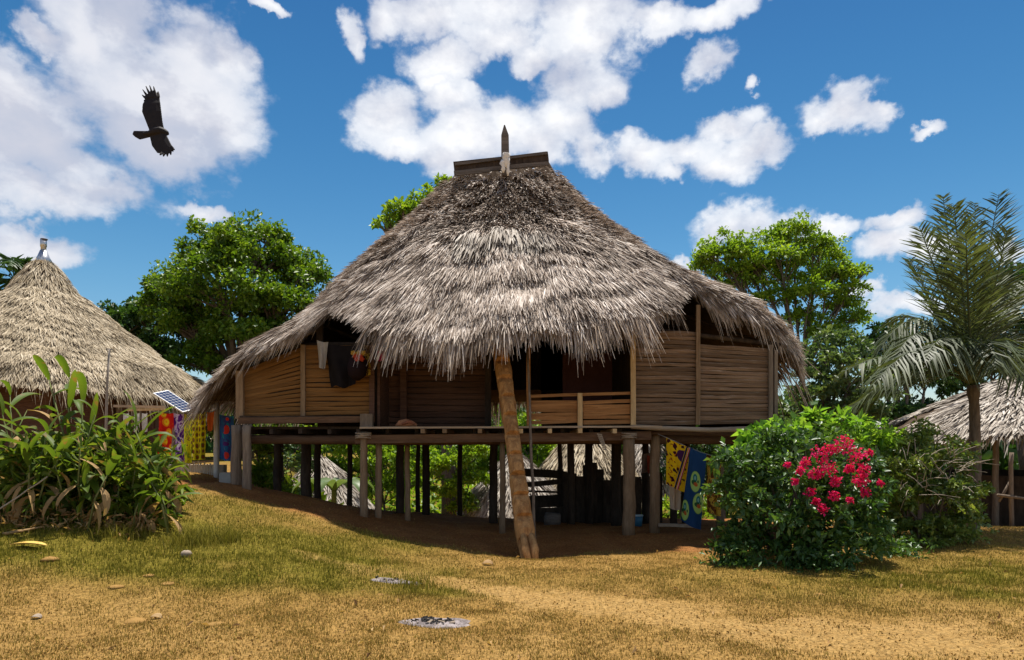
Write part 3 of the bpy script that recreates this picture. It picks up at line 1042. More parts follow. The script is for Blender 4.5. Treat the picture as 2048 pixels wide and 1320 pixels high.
for j in range(len(rings) - 1):
    for k in range(ns):
        l = (k + 1) % ns
        fs.append((j * ns + k, j * ns + l, j * ns + ns + l, j * ns + ns + k))
MB().add(vs, fs).build('notched_log', LOGW, LD)
foot = MB()
for sgn in (-1, 1):
    foot.tube([lad_b + ax * .42 + side * sgn * .06 + fr * .10, lad_b + ax * .15 + side * sgn * .075 + fr * .14, lad_b - ax * .05 + side * sgn * .05 + fr * .17], [.06, .07, .05], 8, .12)
foot.build('split_foot', LOGW, LD, True)
HP = rod('hand_pole', (P(1071, 1068, 11.6)[0], 11.6, ground_z(.40, 11.6) - .03), tuple(P(1054, 690, 12.8)), .028, .022, POSTG, None, 8, .08, .012, 7,
         label='thin pole standing beside the log ladder as a hand hold', cat='pole')

# ------------------------------------------------------------------ things on and under the house
def cloth(name, tl, tr, length, mat, label, cat='cloth', nu=22, nv=26, fold=.03, nf=3.0, taper=1.0, sag=.02, parent=None, seed=0, hem=.0):
    tl = np.array(tl, float); tr = np.array(tr, float)
    u = np.linspace(0, 1, nu); v = np.linspace(0, 1, nv)
    U, V = np.meshgrid(u, v)
    c = (tl + tr) / 2
    base = tl[None, None] + (tr - tl)[None, None] * U[..., None]
    k = 1 + (taper - 1) * V
    base = c + (base - c) * k[..., None]
    base[..., 2] -= length * V + sag * 4 * U * (1 - U) + hem * V * (vn(U * 4 + seed, V * 0) - .5)
    ph = seed * 1.7
    fold = fold * 1.6
    amp = fold * (.25 + .75 * V)
    base[..., 1] += amp * np.sin(U * nf * 2 * np.pi + ph + .8 * np.sin(V * 3 + ph)) + fold * .5 * (vn(U * 5 + seed, V * 4) - .5)
    base[..., 0] += .25 * amp * np.cos(U * nf * 2 * np.pi + ph)
    i = (np.arange(nv - 1)[:, None] * nu + np.arange(nu - 1)[None]).ravel()
    q = np.stack([i, i + nu, i + nu + 1, i + 1], -1)
    me = mesh_np(name, base.reshape(-1, 3), quads=q)
    uvl = me.uv_layers.new(name='UVMap')
    uv = np.stack([U, 1 - V], -1).reshape(-1, 2)[q.ravel()]
    uvl.data.foreach_set('uv', uv.astype(np.float32).ravel())
    return link(name, me, mat, parent, True, **({'label': label, 'cat': cat} if label else {}))


def cloth_mat(name, fn, trans=.22):
    m, N = new_mat(name)
    uv = N.n('ShaderNodeUVMap').outputs[0]
    c = fn(N, uv)
    p = N.principled(c, .9, .05)
    tr = N.n('ShaderNodeBsdfTranslucent'); N.set(tr.inputs[0], c)
    mx = N.n('ShaderNodeMixShader'); mx.inputs[0].default_value = trans
    N.t.links.new(p, mx.inputs[1]); N.t.links.new(tr.outputs[0], mx.inputs[2])
    N.out(mx.outputs[0])
    return m


def ell(N, uv, cx, cy, rx, ry):
    """1 inside an ellipse printed on the cloth."""
    d = N.v('LENGTH', N.v('MULTIPLY', N.v('SUBTRACT', uv, (cx, cy, 0)), (1 / rx, 1 / ry, 0)))
    return N.m('SUBTRACT', 1.0, N.ss(d, .96, 1.04))


def f_floral(N, uv):
    w = N.v('MULTIPLY', uv, (1.0, 2.4, 1))
    c = (.62, .02, .012)
    for (cx, cy, r) in ((.45, .82, .20), (.62, .60, .2), (.35, .42, .17), (.55, .18, .22), (.3, .98, .15), (.85, .3, .14)):
        c = N.mix(ell(N, uv, cx, cy, r * 1.15, r * .48), c, (.85, .25, .015))
        c = N.mix(ell(N, uv, cx + .02, cy, r * .8, r * .33), c, (.88, .60, .02))
        c = N.mix(ell(N, uv, cx, cy + .01, r * .32, r * .13), c, (.85, .30, .01))
    return N.mix(N.ss(N.noise(w, 4, 2), .6, .64), c, (.70, .08, .01))


def f_purple(N, uv):
    w = N.v('MULTIPLY', uv, (1.0, 2.6, 1))
    n = N.noise(w, 2.6, 2, .5, 1.0)
    c = N.ramp(n, [(0, (.10, .02, .22)), (.42, (.20, .05, .35)), (.47, (.62, .45, .66)), (.56, (.78, .72, .80)), (.62, (.08, .03, .25)), (.72, (.55, .10, .25)), (.8, (.75, .7, .75))], 'CONSTANT')
    return c


def f_yellow_green(N, uv):
    w = N.v('MULTIPLY', uv, (1.0, 2.0, 1))
    n = N.noise(w, 3.0, 2, .5, .8)
    return N.ramp(n, [(0, (.20, .30, .03)), (.40, (.62, .60, .02)), (.52, (.80, .72, .03)), (.60, (.30, .18, .05)), (.66, (.72, .66, .03))], 'CONSTANT')


def f_lozenge(N, uv):
    x, y, z = N.sep(uv)
    s1 = N.m('SINE', N.m('MULTIPLY', x, 14.0))
    s2 = N.m('SINE', N.m('MULTIPLY', y, 26.0))
    n = N.noise(uv, 4.0, 2)
    f = N.m('ADD', N.m('MULTIPLY', s1, s2), N.m('MULTIPLY', N.m('SUBTRACT', n, .5), 1.2))
    return N.ramp(N.m('MULTIPLY_ADD', f, .5, .5), [(0, (.28, .10, .03)), (.22, (.20, .24, .03)), (.34, (.80, .66, .02)), (.72, (.62, .60, .03)), (.86, (.30, .12, .03))], 'CONSTANT')


def f_blue(N, uv):
    n = N.noise(N.v('MULTIPLY', uv, (2.0, 2.2, 1)), 2.6, 3, .5, .6)
    c = N.ramp(n, [(0, (.02, .20, .30)), (.45, (.03, .12, .30)), (.56, (.06, .04, .20)), (.64, (.02, .28, .34))])
    for (cx, cy, rx, ry) in ((.55, .70, .16, .10), (.55, .12, .16, .08), (.58, .93, .10, .04), (.45, .62, .10, .03)):
        c = N.mix(ell(N, uv, cx, cy, rx, ry), c, (.72, .05, .03))
    return N.mix(ell(N, uv, .5, .38, .2, .05), c, (.10, .03, .16))


def f_blotch(N, uv):
    n = N.noise(N.v('MULTIPLY', uv, (1.0, 2.0, 1)), 4.2, 2, .5, .5)
    c = N.ramp(n, [(0, (.05, .012, .02)), (.38, (.05, .012, .02)), (.40, (.55, .10, .01)), (.43, (.82, .50, .01)), (.60, (.86, .56, .015)), (.64, (.06, .015, .02))], 'LINEAR')
    return N.mix(ell(N, uv, .70, .76, .24, .12), c, (.07, .02, .08))


def f_stripe(N, uv):
    x, y, z = N.sep(uv)
    return N.ramp(x, [(0, (.60, .40, .10)), (.06, (.02, .02, .05)), (.30, (.02, .02, .05)), (.36, (.75, .45, .02)), (.52, (.45, .02, .02)), (.64, (.75, .70, .62)), (.74, (.60, .04, .02)), (.9, (.05, .1, .06))], 'CONSTANT')


def f_navy(N, uv):
    c = N.mix(N.noise(uv, 3, 3), (.010, .035, .10), (.025, .075, .19))
    for (cx, cy, rx, ry) in ((.52, .60, .25, .135), (.76, .33, .26, .135), (.16, .16, .22, .135)):
        c = N.mix(ell(N, uv, cx, cy, rx * 1.08, ry * 1.06), c, (.03, .10, .05))
        c = N.mix(ell(N, uv, cx, cy, rx, ry), c, (.34, .52, .14))
        c = N.mix(ell(N, uv, cx - .02, cy + .045, rx * .42, ry * .40), c, (.02, .16, .16))
        c = N.mix(ell(N, uv, cx - .02, cy + .045, rx * .20, ry * .20), c, (.20, .40, .36))
        c = N.mix(ell(N, uv, cx - .05, cy - .02, rx * .55, ry * .24), c, (.03, .10, .04))
        c = N.mix(ell(N, uv, cx + .03, cy - .035, rx * .40, ry * .20), c, (.42, .10, .03))
        c = N.mix(ell(N, uv, cx + .13, cy + .01, rx * .15, ry * .15), c, (.02, .08, .04))
    return c


def f_ochre(N, uv):
    n = N.noise(N.v('MULTIPLY', uv, (1.0, 2.0, 1)), 4.5, 3, .5, .9)
    return N.ramp(n, [(0, (.10, .04, .015)), (.42, (.16, .06, .02)), (.47, (.50, .33, .05)), (.55, (.60, .42, .05)), (.60, (.22, .10, .03)), (.7, (.45, .36, .16))], 'CONSTANT')


def f_beige(N, uv): return N.mix(N.noise(uv, 5, 3), (.50, .36, .24), (.66, .52, .38))


def f_orange(N, uv): return N.mix(N.noise(uv, 5, 3), (.70, .14, .03), (.82, .24, .06))


def f_black(N, uv): return N.mix(N.noise(uv, 6, 3), (.010, .008, .009), (.022, .018, .018))


def f_grey(N, uv): return N.mix(N.noise(uv, 9, 4), (.30, .27, .24), (.55, .50, .45))


def f_redgarment(N, uv): return N.mix(N.noise(uv, 5, 3), (.34, .06, .035), (.45, .09, .05))


def f_dusky(N, uv): return N.mix(N.noise(uv, 5, 3), (.20, .14, .13), (.30, .22, .20))


def f_net(N, uv):
    n = N.voro(N.v('MULTIPLY', uv, (1.0, 1.6, 1)), 5.0, out='Color')
    v = N.noise(N.v('MULTIPLY', uv, (1.0, 1.6, 1)), 5.0, 2, .5, .5)
    return N.ramp(v, [(0, (.02, .012, .014)), (.50, (.03, .015, .016)), (.55, (.30, .20, .16)), (.60, (.45, .30, .10)), (.64, (.05, .02, .02))], 'CONSTANT')


# on the left wing wall, under the notch in the thatch
cloth('hanging_cloth', P(650, 688, 13.18), P(722, 690, 13.18), .80, cloth_mat('black_cloth', f_black, .02), 'black cloth hanging over the warm slat wall under the raised eave', fold=.05, nf=1.5, taper=.72, hem=.08, seed=1)
cloth('hanging_cloth', P(634, 680, 13.14), P(657, 684, 13.14), .52, cloth_mat('grey_cloth', f_grey), 'narrow grey cloth hanging beside the black cloth on the left wing', fold=.03, nf=1.2, taper=.5, seed=2)
BAG = empty('net_bag', tuple(P(715, 725, 12.95)), 'dark patterned net bag of red and yellow flowers hung beside the black cloth', 'bag')
nb = MB()
pts = [P(714, 760, 13.0), P(714, 750, 12.97), P(715, 735, 12.95), P(716, 722, 12.97), P(716, 710, 12.99)]
nb.tube(pts, [.06, .17, .20, .17, .12], 12, .05).build('bag_body', cloth_mat('net_cloth', f_net, .05), BAG, True)
fl = plain('red_petal', (.40, .05, .02), .7, 0, .2, .3, 30)
fy = plain('yellow_petal', (.42, .24, .03), .7, 0, .2, .3, 30)
for i in range(7):
    c_ = P(707 + i * 3.4, 706 + (i % 3) * 6, 12.80)
    mb = MB()
    for k in range(5):
        a_ = k * 1.257 + i
        mb.tube([c_, c_ + np.array([math.cos(a_) * .045, -.02, math.sin(a_) * .045])], [.018, .022], 6)
    mb.build('flower', fl if i % 3 else fy, BAG, True)
MB().tube([P(703, 704, 13.05), P(708, 690, 13.2), P(722, 690, 13.2), P(728, 706, 13.05)], .012, 6).build('strap', DARKW, BAG, True)
cloth('hanging_cloth', P(729, 705, 13.12), P(741, 706, 13.12), .42, cloth_mat('ochre_strip', f_ochre), 'narrow ochre patterned strip hanging by the corner post next to the net bag', fold=.015, nf=1, seed=3)
# red rag behind the fringe
cloth('hanging_cloth', P(754, 700, 13.25), P(768, 700, 13.25), .2, cloth_mat('crimson_cloth', lambda N, uv: N.mix(N.noise(uv, 5), (.35, .01, .05), (.5, .02, .08))), 'small crimson rag half hidden behind the hanging thatch fringe', fold=.02, nf=1, seed=4)

# a small heap on the porch boards
HB = empty('cloth_bundle', tuple(P(812, 850, 13.1)), 'small reddish tan bundle lying at the edge of the porch', 'bundle')
mb = MB()
mb.tube([P(792, 851, 13.15), P(800, 847, 13.12), P(812, 846, 13.1), P(824, 847, 13.1), P(834, 851, 13.12)], [.02, .06, .075, .06, .025], 10, .15)
mb.build('wrapped_cloth', plain('bundle_cloth', (.42, .19, .10), .95, 0, .05, .35, 12), HB, True)
mb = MB().tube([P(803, 848, 13.0), P(818, 843, 13.02), P(829, 848, 13.0)], [.02, .035, .02], 8, .1)
mb.build('tied_end', plain('bundle_cloth_dark', (.25, .10, .06), .95, 0, .05, .35, 12), HB, True)
# woven strip dangling from the front beam
ws = MB()
for i in range(9):
    y = 868 + i * 3.8
    x = 1199 + i * 1.3
    ws.bar(P(x - 5 + i * .2, y, 12.92), P(x + 5 - i * .2, y + 1.5, 12.92), .02, .024)
    ws.bar(P(x + 4, y, 12.925), P(x + 4.6, y + 4, 12.925), .012, .012, up=(0, 1, 0))
ws.build('woven_tassel', plain('straw_plait', (.34, .27, .20), .9, 0, .1, .3, 20), None, label='plaited straw strip dangling from the front beam below the railing', cat='tassel')

# clothesline under the right wing
LINE = plain('line_cord', (.30, .28, .25), .8)
MB().tube([P(1316, 868, 12.9), P(1335, 876, 12.75), P(1380, 896, 12.5), P(1412, 908, 12.3), P(1475, 925, 12.0)], .006, 6).build('clothesline', LINE, None, True, label='cord strung from the porch post under the right wing to the flowering bush', cat='clothesline')
cloth('hanging_cloth', P(1333, 875, 12.76), P(1377, 893, 12.52), .86, cloth_mat('blotch_cloth', f_blotch), 'yellow cloth with black and red blotches on the line under the house', fold=.035, nf=1.5, seed=5, taper=.92)
sc_ = cloth('hanging_cloth', P(1372, 892, 12.50), P(1383, 895, 12.46), .76, cloth_mat('stripe_cloth', f_stripe), 'narrow black, orange and white striped cloth slanting across the clothesline', fold=.012, nf=1, seed=6)
v = np.empty(len(sc_.data.vertices) * 3, dtype=np.float32); sc_.data.vertices.foreach_get('co', v); v = v.reshape(-1, 3)
top = v[:, 2].max(); v[:, 0] -= (top - v[:, 2]) * .30; v[:, 1] -= .02; sc_.data.vertices.foreach_set('co', v.ravel())
nv_ = cloth('hanging_cloth', P(1380, 894, 12.36), P(1414, 908, 12.2), 1.34, cloth_mat('navy_cloth', f_navy, .15), 'long navy blue cloth printed with green oval medallions on the line', fold=.03, nf=1.2, seed=7, taper=1.28, nv=40)
v = np.empty(len(nv_.data.vertices) * 3, dtype=np.float32); nv_.data.vertices.foreach_get('co', v); v = v.reshape(-1, 3)
top = v[:, 2].max(); v[:, 0] -= (top - v[:, 2]) * .10; nv_.data.vertices.foreach_set('co', v.ravel())
cloth('hanging_cloth', P(1414, 909, 12.3), P(1442, 918, 12.15), 1.02, cloth_mat('ochre_cloth', f_ochre), 'brown and ochre patterned cloth on the line against the flowering bush', fold=.03, nf=1.5, seed=8)
cloth('hanging_cloth', P(1338, 940, 13.0), P(1362, 945, 13.0), .72, cloth_mat('beige_cloth', f_beige), 'plain beige cloth hanging behind the yellow blotched cloth', fold=.03, nf=1.5, seed=9, taper=.7)
cloth('hanging_cloth', P(1283, 908, 15.0), P(1312, 900, 15.0), .42, cloth_mat('dusky_cloth', f_dusky), 'dusky grey garment hanging behind the porch post', fold=.04, nf=1.2, seed=10)
cloth('hanging_cloth', P(1294, 910, 14.9), P(1308, 910, 14.9), .38, cloth_mat('rust_cloth', f_redgarment), 'rust red garment hanging in front of the dusky grey one', fold=.03, nf=1.2, seed=11)

# under-house fence, pen and odds and ends
FE = empty('rail_fence', tuple(P(1080, 1040, 17.0)), 'low dark rail fence under the house right of the ladder', 'fence')
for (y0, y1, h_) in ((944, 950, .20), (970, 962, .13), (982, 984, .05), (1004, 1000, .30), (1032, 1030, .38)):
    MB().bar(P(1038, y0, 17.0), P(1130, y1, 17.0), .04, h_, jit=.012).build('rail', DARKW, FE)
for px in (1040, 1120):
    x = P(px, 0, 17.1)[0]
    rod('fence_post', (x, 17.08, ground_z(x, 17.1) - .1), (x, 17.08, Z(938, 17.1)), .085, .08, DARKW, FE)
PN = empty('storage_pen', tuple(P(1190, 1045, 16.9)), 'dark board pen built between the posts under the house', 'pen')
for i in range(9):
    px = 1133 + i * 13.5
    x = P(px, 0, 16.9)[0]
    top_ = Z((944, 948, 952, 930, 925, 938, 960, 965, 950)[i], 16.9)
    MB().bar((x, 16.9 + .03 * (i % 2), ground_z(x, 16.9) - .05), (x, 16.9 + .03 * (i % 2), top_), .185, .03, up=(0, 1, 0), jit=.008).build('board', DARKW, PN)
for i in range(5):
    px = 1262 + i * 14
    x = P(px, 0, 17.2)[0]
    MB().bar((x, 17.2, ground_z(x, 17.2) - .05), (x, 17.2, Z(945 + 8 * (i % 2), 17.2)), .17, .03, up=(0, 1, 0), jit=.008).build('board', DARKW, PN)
ST = P(1105, 1040, 15.6)
st = MB(); st.tube([(ST[0], 15.6, ground_z(ST[0], 15.6) - .02), (ST[0], 15.6, ground_z(ST[0], 15.6) + .14), (ST[0] + .01, 15.6, ground_z(ST[0], 15.6) + .26)], [.19, .2, .17], 14, .03)
st.build('chopping_block', GREYW, None, True, label='short grey tree-stump block on the earth under the house', cat='stump')
BK = empty('bucket', (P(1275, 0, 14.6)[0], 14.6, ground_z(2.7, 14.6)), 'blue bucket with a pale rim standing behind the thick porch post', 'bucket')
bz = BASE[BK.name]
MB().tube([bz, bz + Vector((0, 0, .22))], [.09, .115], 16).build('bucket_body', plain('blue_plastic', (.03, .14, .24), .5), BK, True)
MB().tube([bz + Vector((0, 0, .22)), bz + Vector((0, 0, .245))], [.125, .122], 16).build('bucket_rim', plain('pale_plastic', (.45, .52, .55), .5), BK, True)
PLK = P(1330, 1053, 12.9)
MB().bar(P(1318, 1050, 13.2), P(1395, 1052, 13.0), .12, .05, jit=.01).build('plank_on_ground', EDGEW, None, label='pale plank lying on the earth below the hanging cloths', cat='plank')


# ------------------------------------------------------------------ other huts
def hut(name, label, px, apex_py, Y, eave_py, rad, prof, n, mat, W=(.03, .06), L=(.3, .6), eave_n=900, posts=8, wall=None, cap=None, back=.5, group=None, bump=.06, ground=None, eL=(.2, .45)):
    a = P(px, apex_py, Y); ez = Z(eave_py, Y)
    gz = ground if ground is not None else ground_z(a[0], Y)
    h = empty(name, (a[0], Y, gz), label, 'hut', group)
    ths = np.linspace(math.pi, 3 * math.pi, 48, endpoint=False)
    ev = [(a[0] + rad * math.cos(t), Y + rad * math.sin(t), ez + .10 * math.sin(3 * t)) for t in ths]
    R = Roof(ev, lambda E: np.stack([a[0] + (E[..., 0] - a[0]) * .02, Y + (E[..., 1] - Y) * .02, np.full(E.shape[:-1], a[2])], -1), prof, bump, 9)
    sh = R.shell('roof', UNDER, h, 96, 18, .1)
    R.thatch('thatch', mat, sh, n, L, W, urange=(0, .5 + back * .5 if back < 1 else 1), eave_n=eave_n, eave_L=eL, jit=.28, lift=(.05, .3))
    for k in range(posts):
        t = 2 * math.pi * k / posts + .3
        x, y = a[0] + rad * .82 * math.cos(t), Y + rad * .82 * math.sin(t)
        zt = ez + .18 * (a[2] - ez)
        rod('post', (x, y, ground_z(x, y) - .2), (x, y, zt), .08, .07, POSTG, h)
    if wall:
        z0, z1, wm = wall
        for k in range(14):
            t0_, t1_ = 2 * math.pi * k / 14, 2 * math.pi * (k + .97) / 14
            rr = rad * .74
            mb = MB().bar((a[0] + rr * math.cos(t0_), Y + rr * math.sin(t0_), (z0 + z1) / 2), (a[0] + rr * math.cos(t1_), Y + rr * math.sin(t1_), (z0 + z1) / 2), .06, z1 - z0)
            mb.build('wall_panel', wm, h)
    return h, a


TIN = plain('dull_tin', (.55, .55, .56), .38, .85, .5, .2, 14)
PEAK = ([0, .08, .18, .33, .44, .58, .71, .84, .93, 1], [0, .10, .265, .39, .49, .60, .72, .81, .90, 1])
h1, a1 = hut('thatched_hut', 'round hut with a tall tan thatch cone and tin chimney, behind the ginger plants', 87, 515, 21.0, 792, 4.60, PEAK, 70000, THATCHL, eave_n=2600, W=(.012, .028), L=(.12, .30), wall=(1.0, 3.3, SLATD), back=.9, eL=(.25, .6))
MB().tube([a1 + np.array([0, 0, -.22]), a1 + np.array([0, 0, .0]), a1 + np.array([0, 0, .22])], [.29, .17, .09], 16).build('tin_cone', TIN, h1, True)
MB().tube([a1 + np.array([0, 0, .2]), a1 + np.array([.0, 0, .32]), a1 + np.array([0, 0, .33]), a1 + np.array([.0, 0, .55])], [.075, .075, .09, .09], 14).build('chimney_pipe', TIN, h1, True)
MB().tube([a1 + np.array([.02, 0, .55]), a1 + np.array([.02, 0, .57])], [.10, .10], 14).build('chimney_lid', GREYW, h1, True)
# dark opening under a lifted flap of its thatch, and poles at the eave
MB().bar(P(228, 812, 17.2), P(330, 814, 17.2), .07, .06).build('eave_pole', EDGEW, h1)
MB().bar(P(255, 820, 17.1), P(330, 818, 17.1), .06, .06).build('eave_pole', PALEW, h1)
h2, a2 = hut('thatched_hut', 'hut whose small tin-tipped thatch peak just shows behind the big round hut', 257, 690, 29.0, 800, 4.3, PEAK, 7000, THATCHL, posts=6, eave_n=600)
MB().tube([a2 + np.array([0, 0, -.15]), a2 + np.array([0, 0, .12]), a2 + np.array([0, 0, .34])], [.26, .14, .04], 14).build('tin_cone', TIN, h2, True)
LOWP = ([0, .3, .6, .85, 1], [0, .26, .55, .82, 1])
h3, a3 = hut('thatched_hut', 'low pale thatched hut behind the coconut palm', 2075, 738, 19.5, 868, 3.95, LOWP, 15000, THATCHW, W=(.03, .07), L=(.3, .65), eave_n=1600, posts=9, back=.9, wall=(-.6, .9, DARKW), eL=(.25, .6))
# rails in front of the low hut
for (p0, p1, r_) in ((P(1995, 990, 16.2), P(2075, 1000, 16.2), .035), (P(1998, 1003, 16.3), P(2025, 955, 16.3), .03)):
    MB().tube([p0, p1], r_, 7, .05).build('leaning_rail', POSTG, h3, True)
x_ = P(2026, 0, 16.2)[0]
rod('front_post', (x_, 16.25, ground_z(x_, 16.2) - .1), (x_, 16.25, Z(905, 16.2)), .05, .045, POSTG, h3)
hut('thatched_hut', 'thatched hut roof down the slope seen under the left wing', 640, 908, 26.0, 1040, 2.2, LOWP, 5200, THATCHW, W=(.03, .06), posts=5, eave_n=400)
hut('thatched_hut', 'pale thatched hut down the slope seen behind the log ladder', 1028, 898, 25.0, 1045, 2.3, LOWP, 5200, THATCHW, W=(.03, .06), posts=5, eave_n=400)
hut('thatched_hut', 'tan thatched hut seen through the posts above the dark pen', 1170, 840, 29.0, 1000, 2.9, LOWP, 4200, THATCHL, W=(.04, .07), posts=5, eave_n=300)
hut('thatched_hut', 'pale thatch seen between the thick porch post and the hanging clothes', 1300, 850, 31.0, 985, 2.2, LOWP, 3000, THATCHW, W=(.04, .07), posts=5, eave_n=300)


# ------------------------------------------------------------------ plants
def leaf_cloud(name, C, A, size, width, mat, parent=None, fold=.12, **tags):
    """Kite-shaped leaves: C centres, A outward directions, size per leaf."""
    n = len(C)
    rnd = unit(RNG.normal(size=(n, 3)))
    a = unit(A * .55 + rnd)                     # leaf axis
    nr = unit(np.cross(a, unit(RNG.normal(size=(n, 3)))) + np.array([0, 0, .9]))
    nr = unit(nr - a * (nr * a).sum(-1, keepdims=True))
    b = np.cross(nr, a)
    L = size[:, None]
    w = L * width
    v0 = C
    v1 = C + a * L * .5 + b * w * .5 + nr * L * fold
    v2 = C + a * L - np.array([0, 0, .12]) * L
    v3 = C + a * L * .5 - b * w * .5 + nr * L * fold
    co = np.stack([v0, v1, v2, v3], 1)
    k = np.arange(n)[:, None] * 4
    q = np.vstack([k + np.array([[0, 1, 2]]), k + np.array([[0, 2, 3]])])
    return link(name, mesh_np(name, co, tris=q), mat, parent, **tags)


def clump_points(centre, rad, n, sub, hollow=.55, flat=.8):
    """Leaf positions in an uneven crown lobe made of many small clumps."""
    d = unit(RNG.normal(size=(sub, 3)))
    d[:, 2] = np.abs(d[:, 2]) * .8 + d[:, 2] * .35
    rr = hollow + (1 - hollow) * RNG.random(sub) ** .6
    sc = centre + d * rr[:, None] * rad * np.array([1, 1, flat])
    sr = rad * (.16 + .20 * RNG.random(sub))
    k = RNG.integers(0, sub, n)
    o = unit(RNG.normal(size=(n, 3)))
    r = RNG.random(n) ** .55
    pts = sc[k] + o * (r * sr[k])[:, None] * np.array([1, 1, .62])
    out = unit(o + .7 * d[k] + np.array([0, 0, .25]))
    return pts, out, sc


def tree(name, label, cat, Y, base_px, lobes, mat, leaf, dens=1.0, width=.5, trunk_r=.16, gaps=.55, branches=True, group=None, depth=1.0, sub=22):
    bx = (base_px - 1024) / F * Y
    bz = ground_z(bx, Y)
    t = empty(name, (bx, Y, bz), label, cat, group)
    allp, allo, tips = [], [], []
    for (px, py, rp, dy) in lobes:
        c = P(px, py, Y + dy)
        r = rp / F * Y
        n = int(dens * 2300 * (r / .9) ** 2 / (leaf / .16) ** 2 * .55)
        p, o, sc = clump_points(c, r, max(n, 200), sub, gaps)
        allp.append(p); allo.append(o); tips.append((c, sc))
    Pp = np.vstack(allp); Oo = np.vstack(allo)
    size = leaf * (.6 + .8 * RNG.random(len(Pp)))
    leaf_cloud('crown', Pp, Oo, size, width, mat, t)
    tr = MB()
    if len(lobes) > 1 or branches:
        top = np.mean([c for c, _ in tips], axis=0)
        zfork = bz + (min(c[2] for c, _ in tips) - bz) * .75
        fork = Vector((bx + (top[0] - bx) * .4, Y, max(zfork, bz + .4)))
        tr.tube([(bx, Y, bz - .2), ((bx + fork.x) / 2 + .06, Y, (bz + fork.z) / 2), fork], [trunk_r * 1.2, trunk_r, trunk_r * .8], 9, .06)
        for c, sc in tips:
            c = Vector(c)
            mid = fork.lerp(c, .55) + Vector((random.uniform(-.2, .2), random.uniform(-.2, .2), .15))
            tr.tube([fork, mid, c], [trunk_r * .55, trunk_r * .38, trunk_r * .2], 7, .05)
            for s_ in sc[::3]:
                tr.tube([mid.lerp(c, random.uniform(.4, 1)), Vector(s_)], [trunk_r * .17, trunk_r * .07], 5, cap=False)
    else:
        tr.tube([(bx, Y, bz - .1), tuple(tips[0][0])], [trunk_r, trunk_r * .5], 7, .05)
    tr.build('trunk', BARK, t, True)
    return t


tree('broadleaf_tree', 'tall dense dark green tree between the round hut and the stilt house', 'tree', 30, 490,
     [(430, 520, 85, 0), (510, 520, 90, -1), (580, 545, 72, 1), (370, 585, 62, 0), (450, 600, 110, -1.5), (560, 620, 90, -1), (610, 560, 52, 0), (490, 680, 100, -1), (380, 660, 75, 0), (590, 690, 80, 0), (470, 480, 45, 0), (540, 480, 40, 0), (400, 735, 60, 0), (340, 580, 46, .5), (350, 640, 60, .5), (310, 610, 36, 1)],
     L_DENSE, .19, 1.0, .55, .35, .45, sub=40)
tree('broadleaf_tree', 'lower dark tree beside the tall dense tree, above the small tin-tipped peak', 'tree', 33, 300,
     [(300, 650, 62, 0), (250, 665, 45, 0), (330, 620, 50, 0), (270, 630, 34, 1), (340, 700, 60, 0), (300, 720, 50, 0)], L_DARK, .26, 1.1, .55, .25)
tree('broadleaf_tree', 'distant small dark tree top just above the big round hut roof slope', 'tree', 42, 212, [(212, 628, 26, 0), (200, 650, 34, 0), (225, 660, 36, 0)], L_DARK, .26, .9, .5, .2)
tree('broadleaf_tree', 'bright green tree whose top pokes out behind the thatch roof slope', 'tree', 27, 900,
     [(770, 452, 28, 0), (800, 430, 34, 0), (835, 425, 36, .5), (865, 395, 26, 0), (890, 368, 15, 0), (890, 430, 50, 1), (950, 470, 80, 1), (850, 480, 60, 1), (980, 560, 110, 1)], L_LIGHT, .22, 1.0, .55, .28, .5)
tree('broadleaf_tree', 'light airy tree with visible branches beyond the right end of the house', 'tree', 26, 1620,
     [(1445, 515, 55, 0), (1410, 535, 32, .5), (1490, 500, 42, 0), (1590, 475, 46, 0), (1560, 520, 52, -.5), (1640, 520, 56, .4), (1690, 550, 34, 0), (1722, 545, 18, 0), (1480, 570, 50, .5), (1540, 600, 44, 0), (1620, 590, 52, -.5), (1680, 610, 44, .3), (1600, 640, 44, .4), (1650, 670, 50, 0), (1530, 545, 40, .8), (1420, 510, 34, 0), (1460, 545, 44, 0), (1500, 540, 44, .4), (1555, 480, 36, .3), (1625, 490, 36, 0), (1655, 555, 44, 0), (1575, 560, 44, .5), (1700, 580, 34, 0), (1700, 640, 40, .3)],
     L_LIGHT, .145, .85, .5, .11, .35, sub=40)
tree('leafy_tree', 'bushy mixed green tree behind the thatch end of the right wing', 'tree', 21, 1660,
     [(1650, 720, 60, 0), (1700, 760, 62, -.5), (1640, 790, 70, 0), (1600, 840, 60, 0), (1700, 830, 60, -.4), (1750, 790, 46, .4), (1690, 700, 44, .3), (1560, 880, 50, .6)], L_GREY, .19, .95, .45, .14, .5)
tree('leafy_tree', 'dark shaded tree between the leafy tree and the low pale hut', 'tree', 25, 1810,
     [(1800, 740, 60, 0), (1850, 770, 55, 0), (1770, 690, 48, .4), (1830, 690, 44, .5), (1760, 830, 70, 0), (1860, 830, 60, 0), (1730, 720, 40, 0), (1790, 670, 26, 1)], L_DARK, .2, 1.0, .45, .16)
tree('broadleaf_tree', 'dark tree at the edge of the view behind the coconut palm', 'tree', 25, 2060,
     [(2040, 580, 60, 0), (2010, 560, 32, 0), (2050, 660, 70, 0), (2000, 640, 40, 0), (2090, 600, 80, 0), (1990, 700, 44, 0), (1930, 720, 50, .5), (1890, 755, 46, .5), (1970, 745, 50, .4), (2030, 730, 56, .3), (1930, 780, 46, .3)], L_DARK, .22, 1.1, .5, .2)
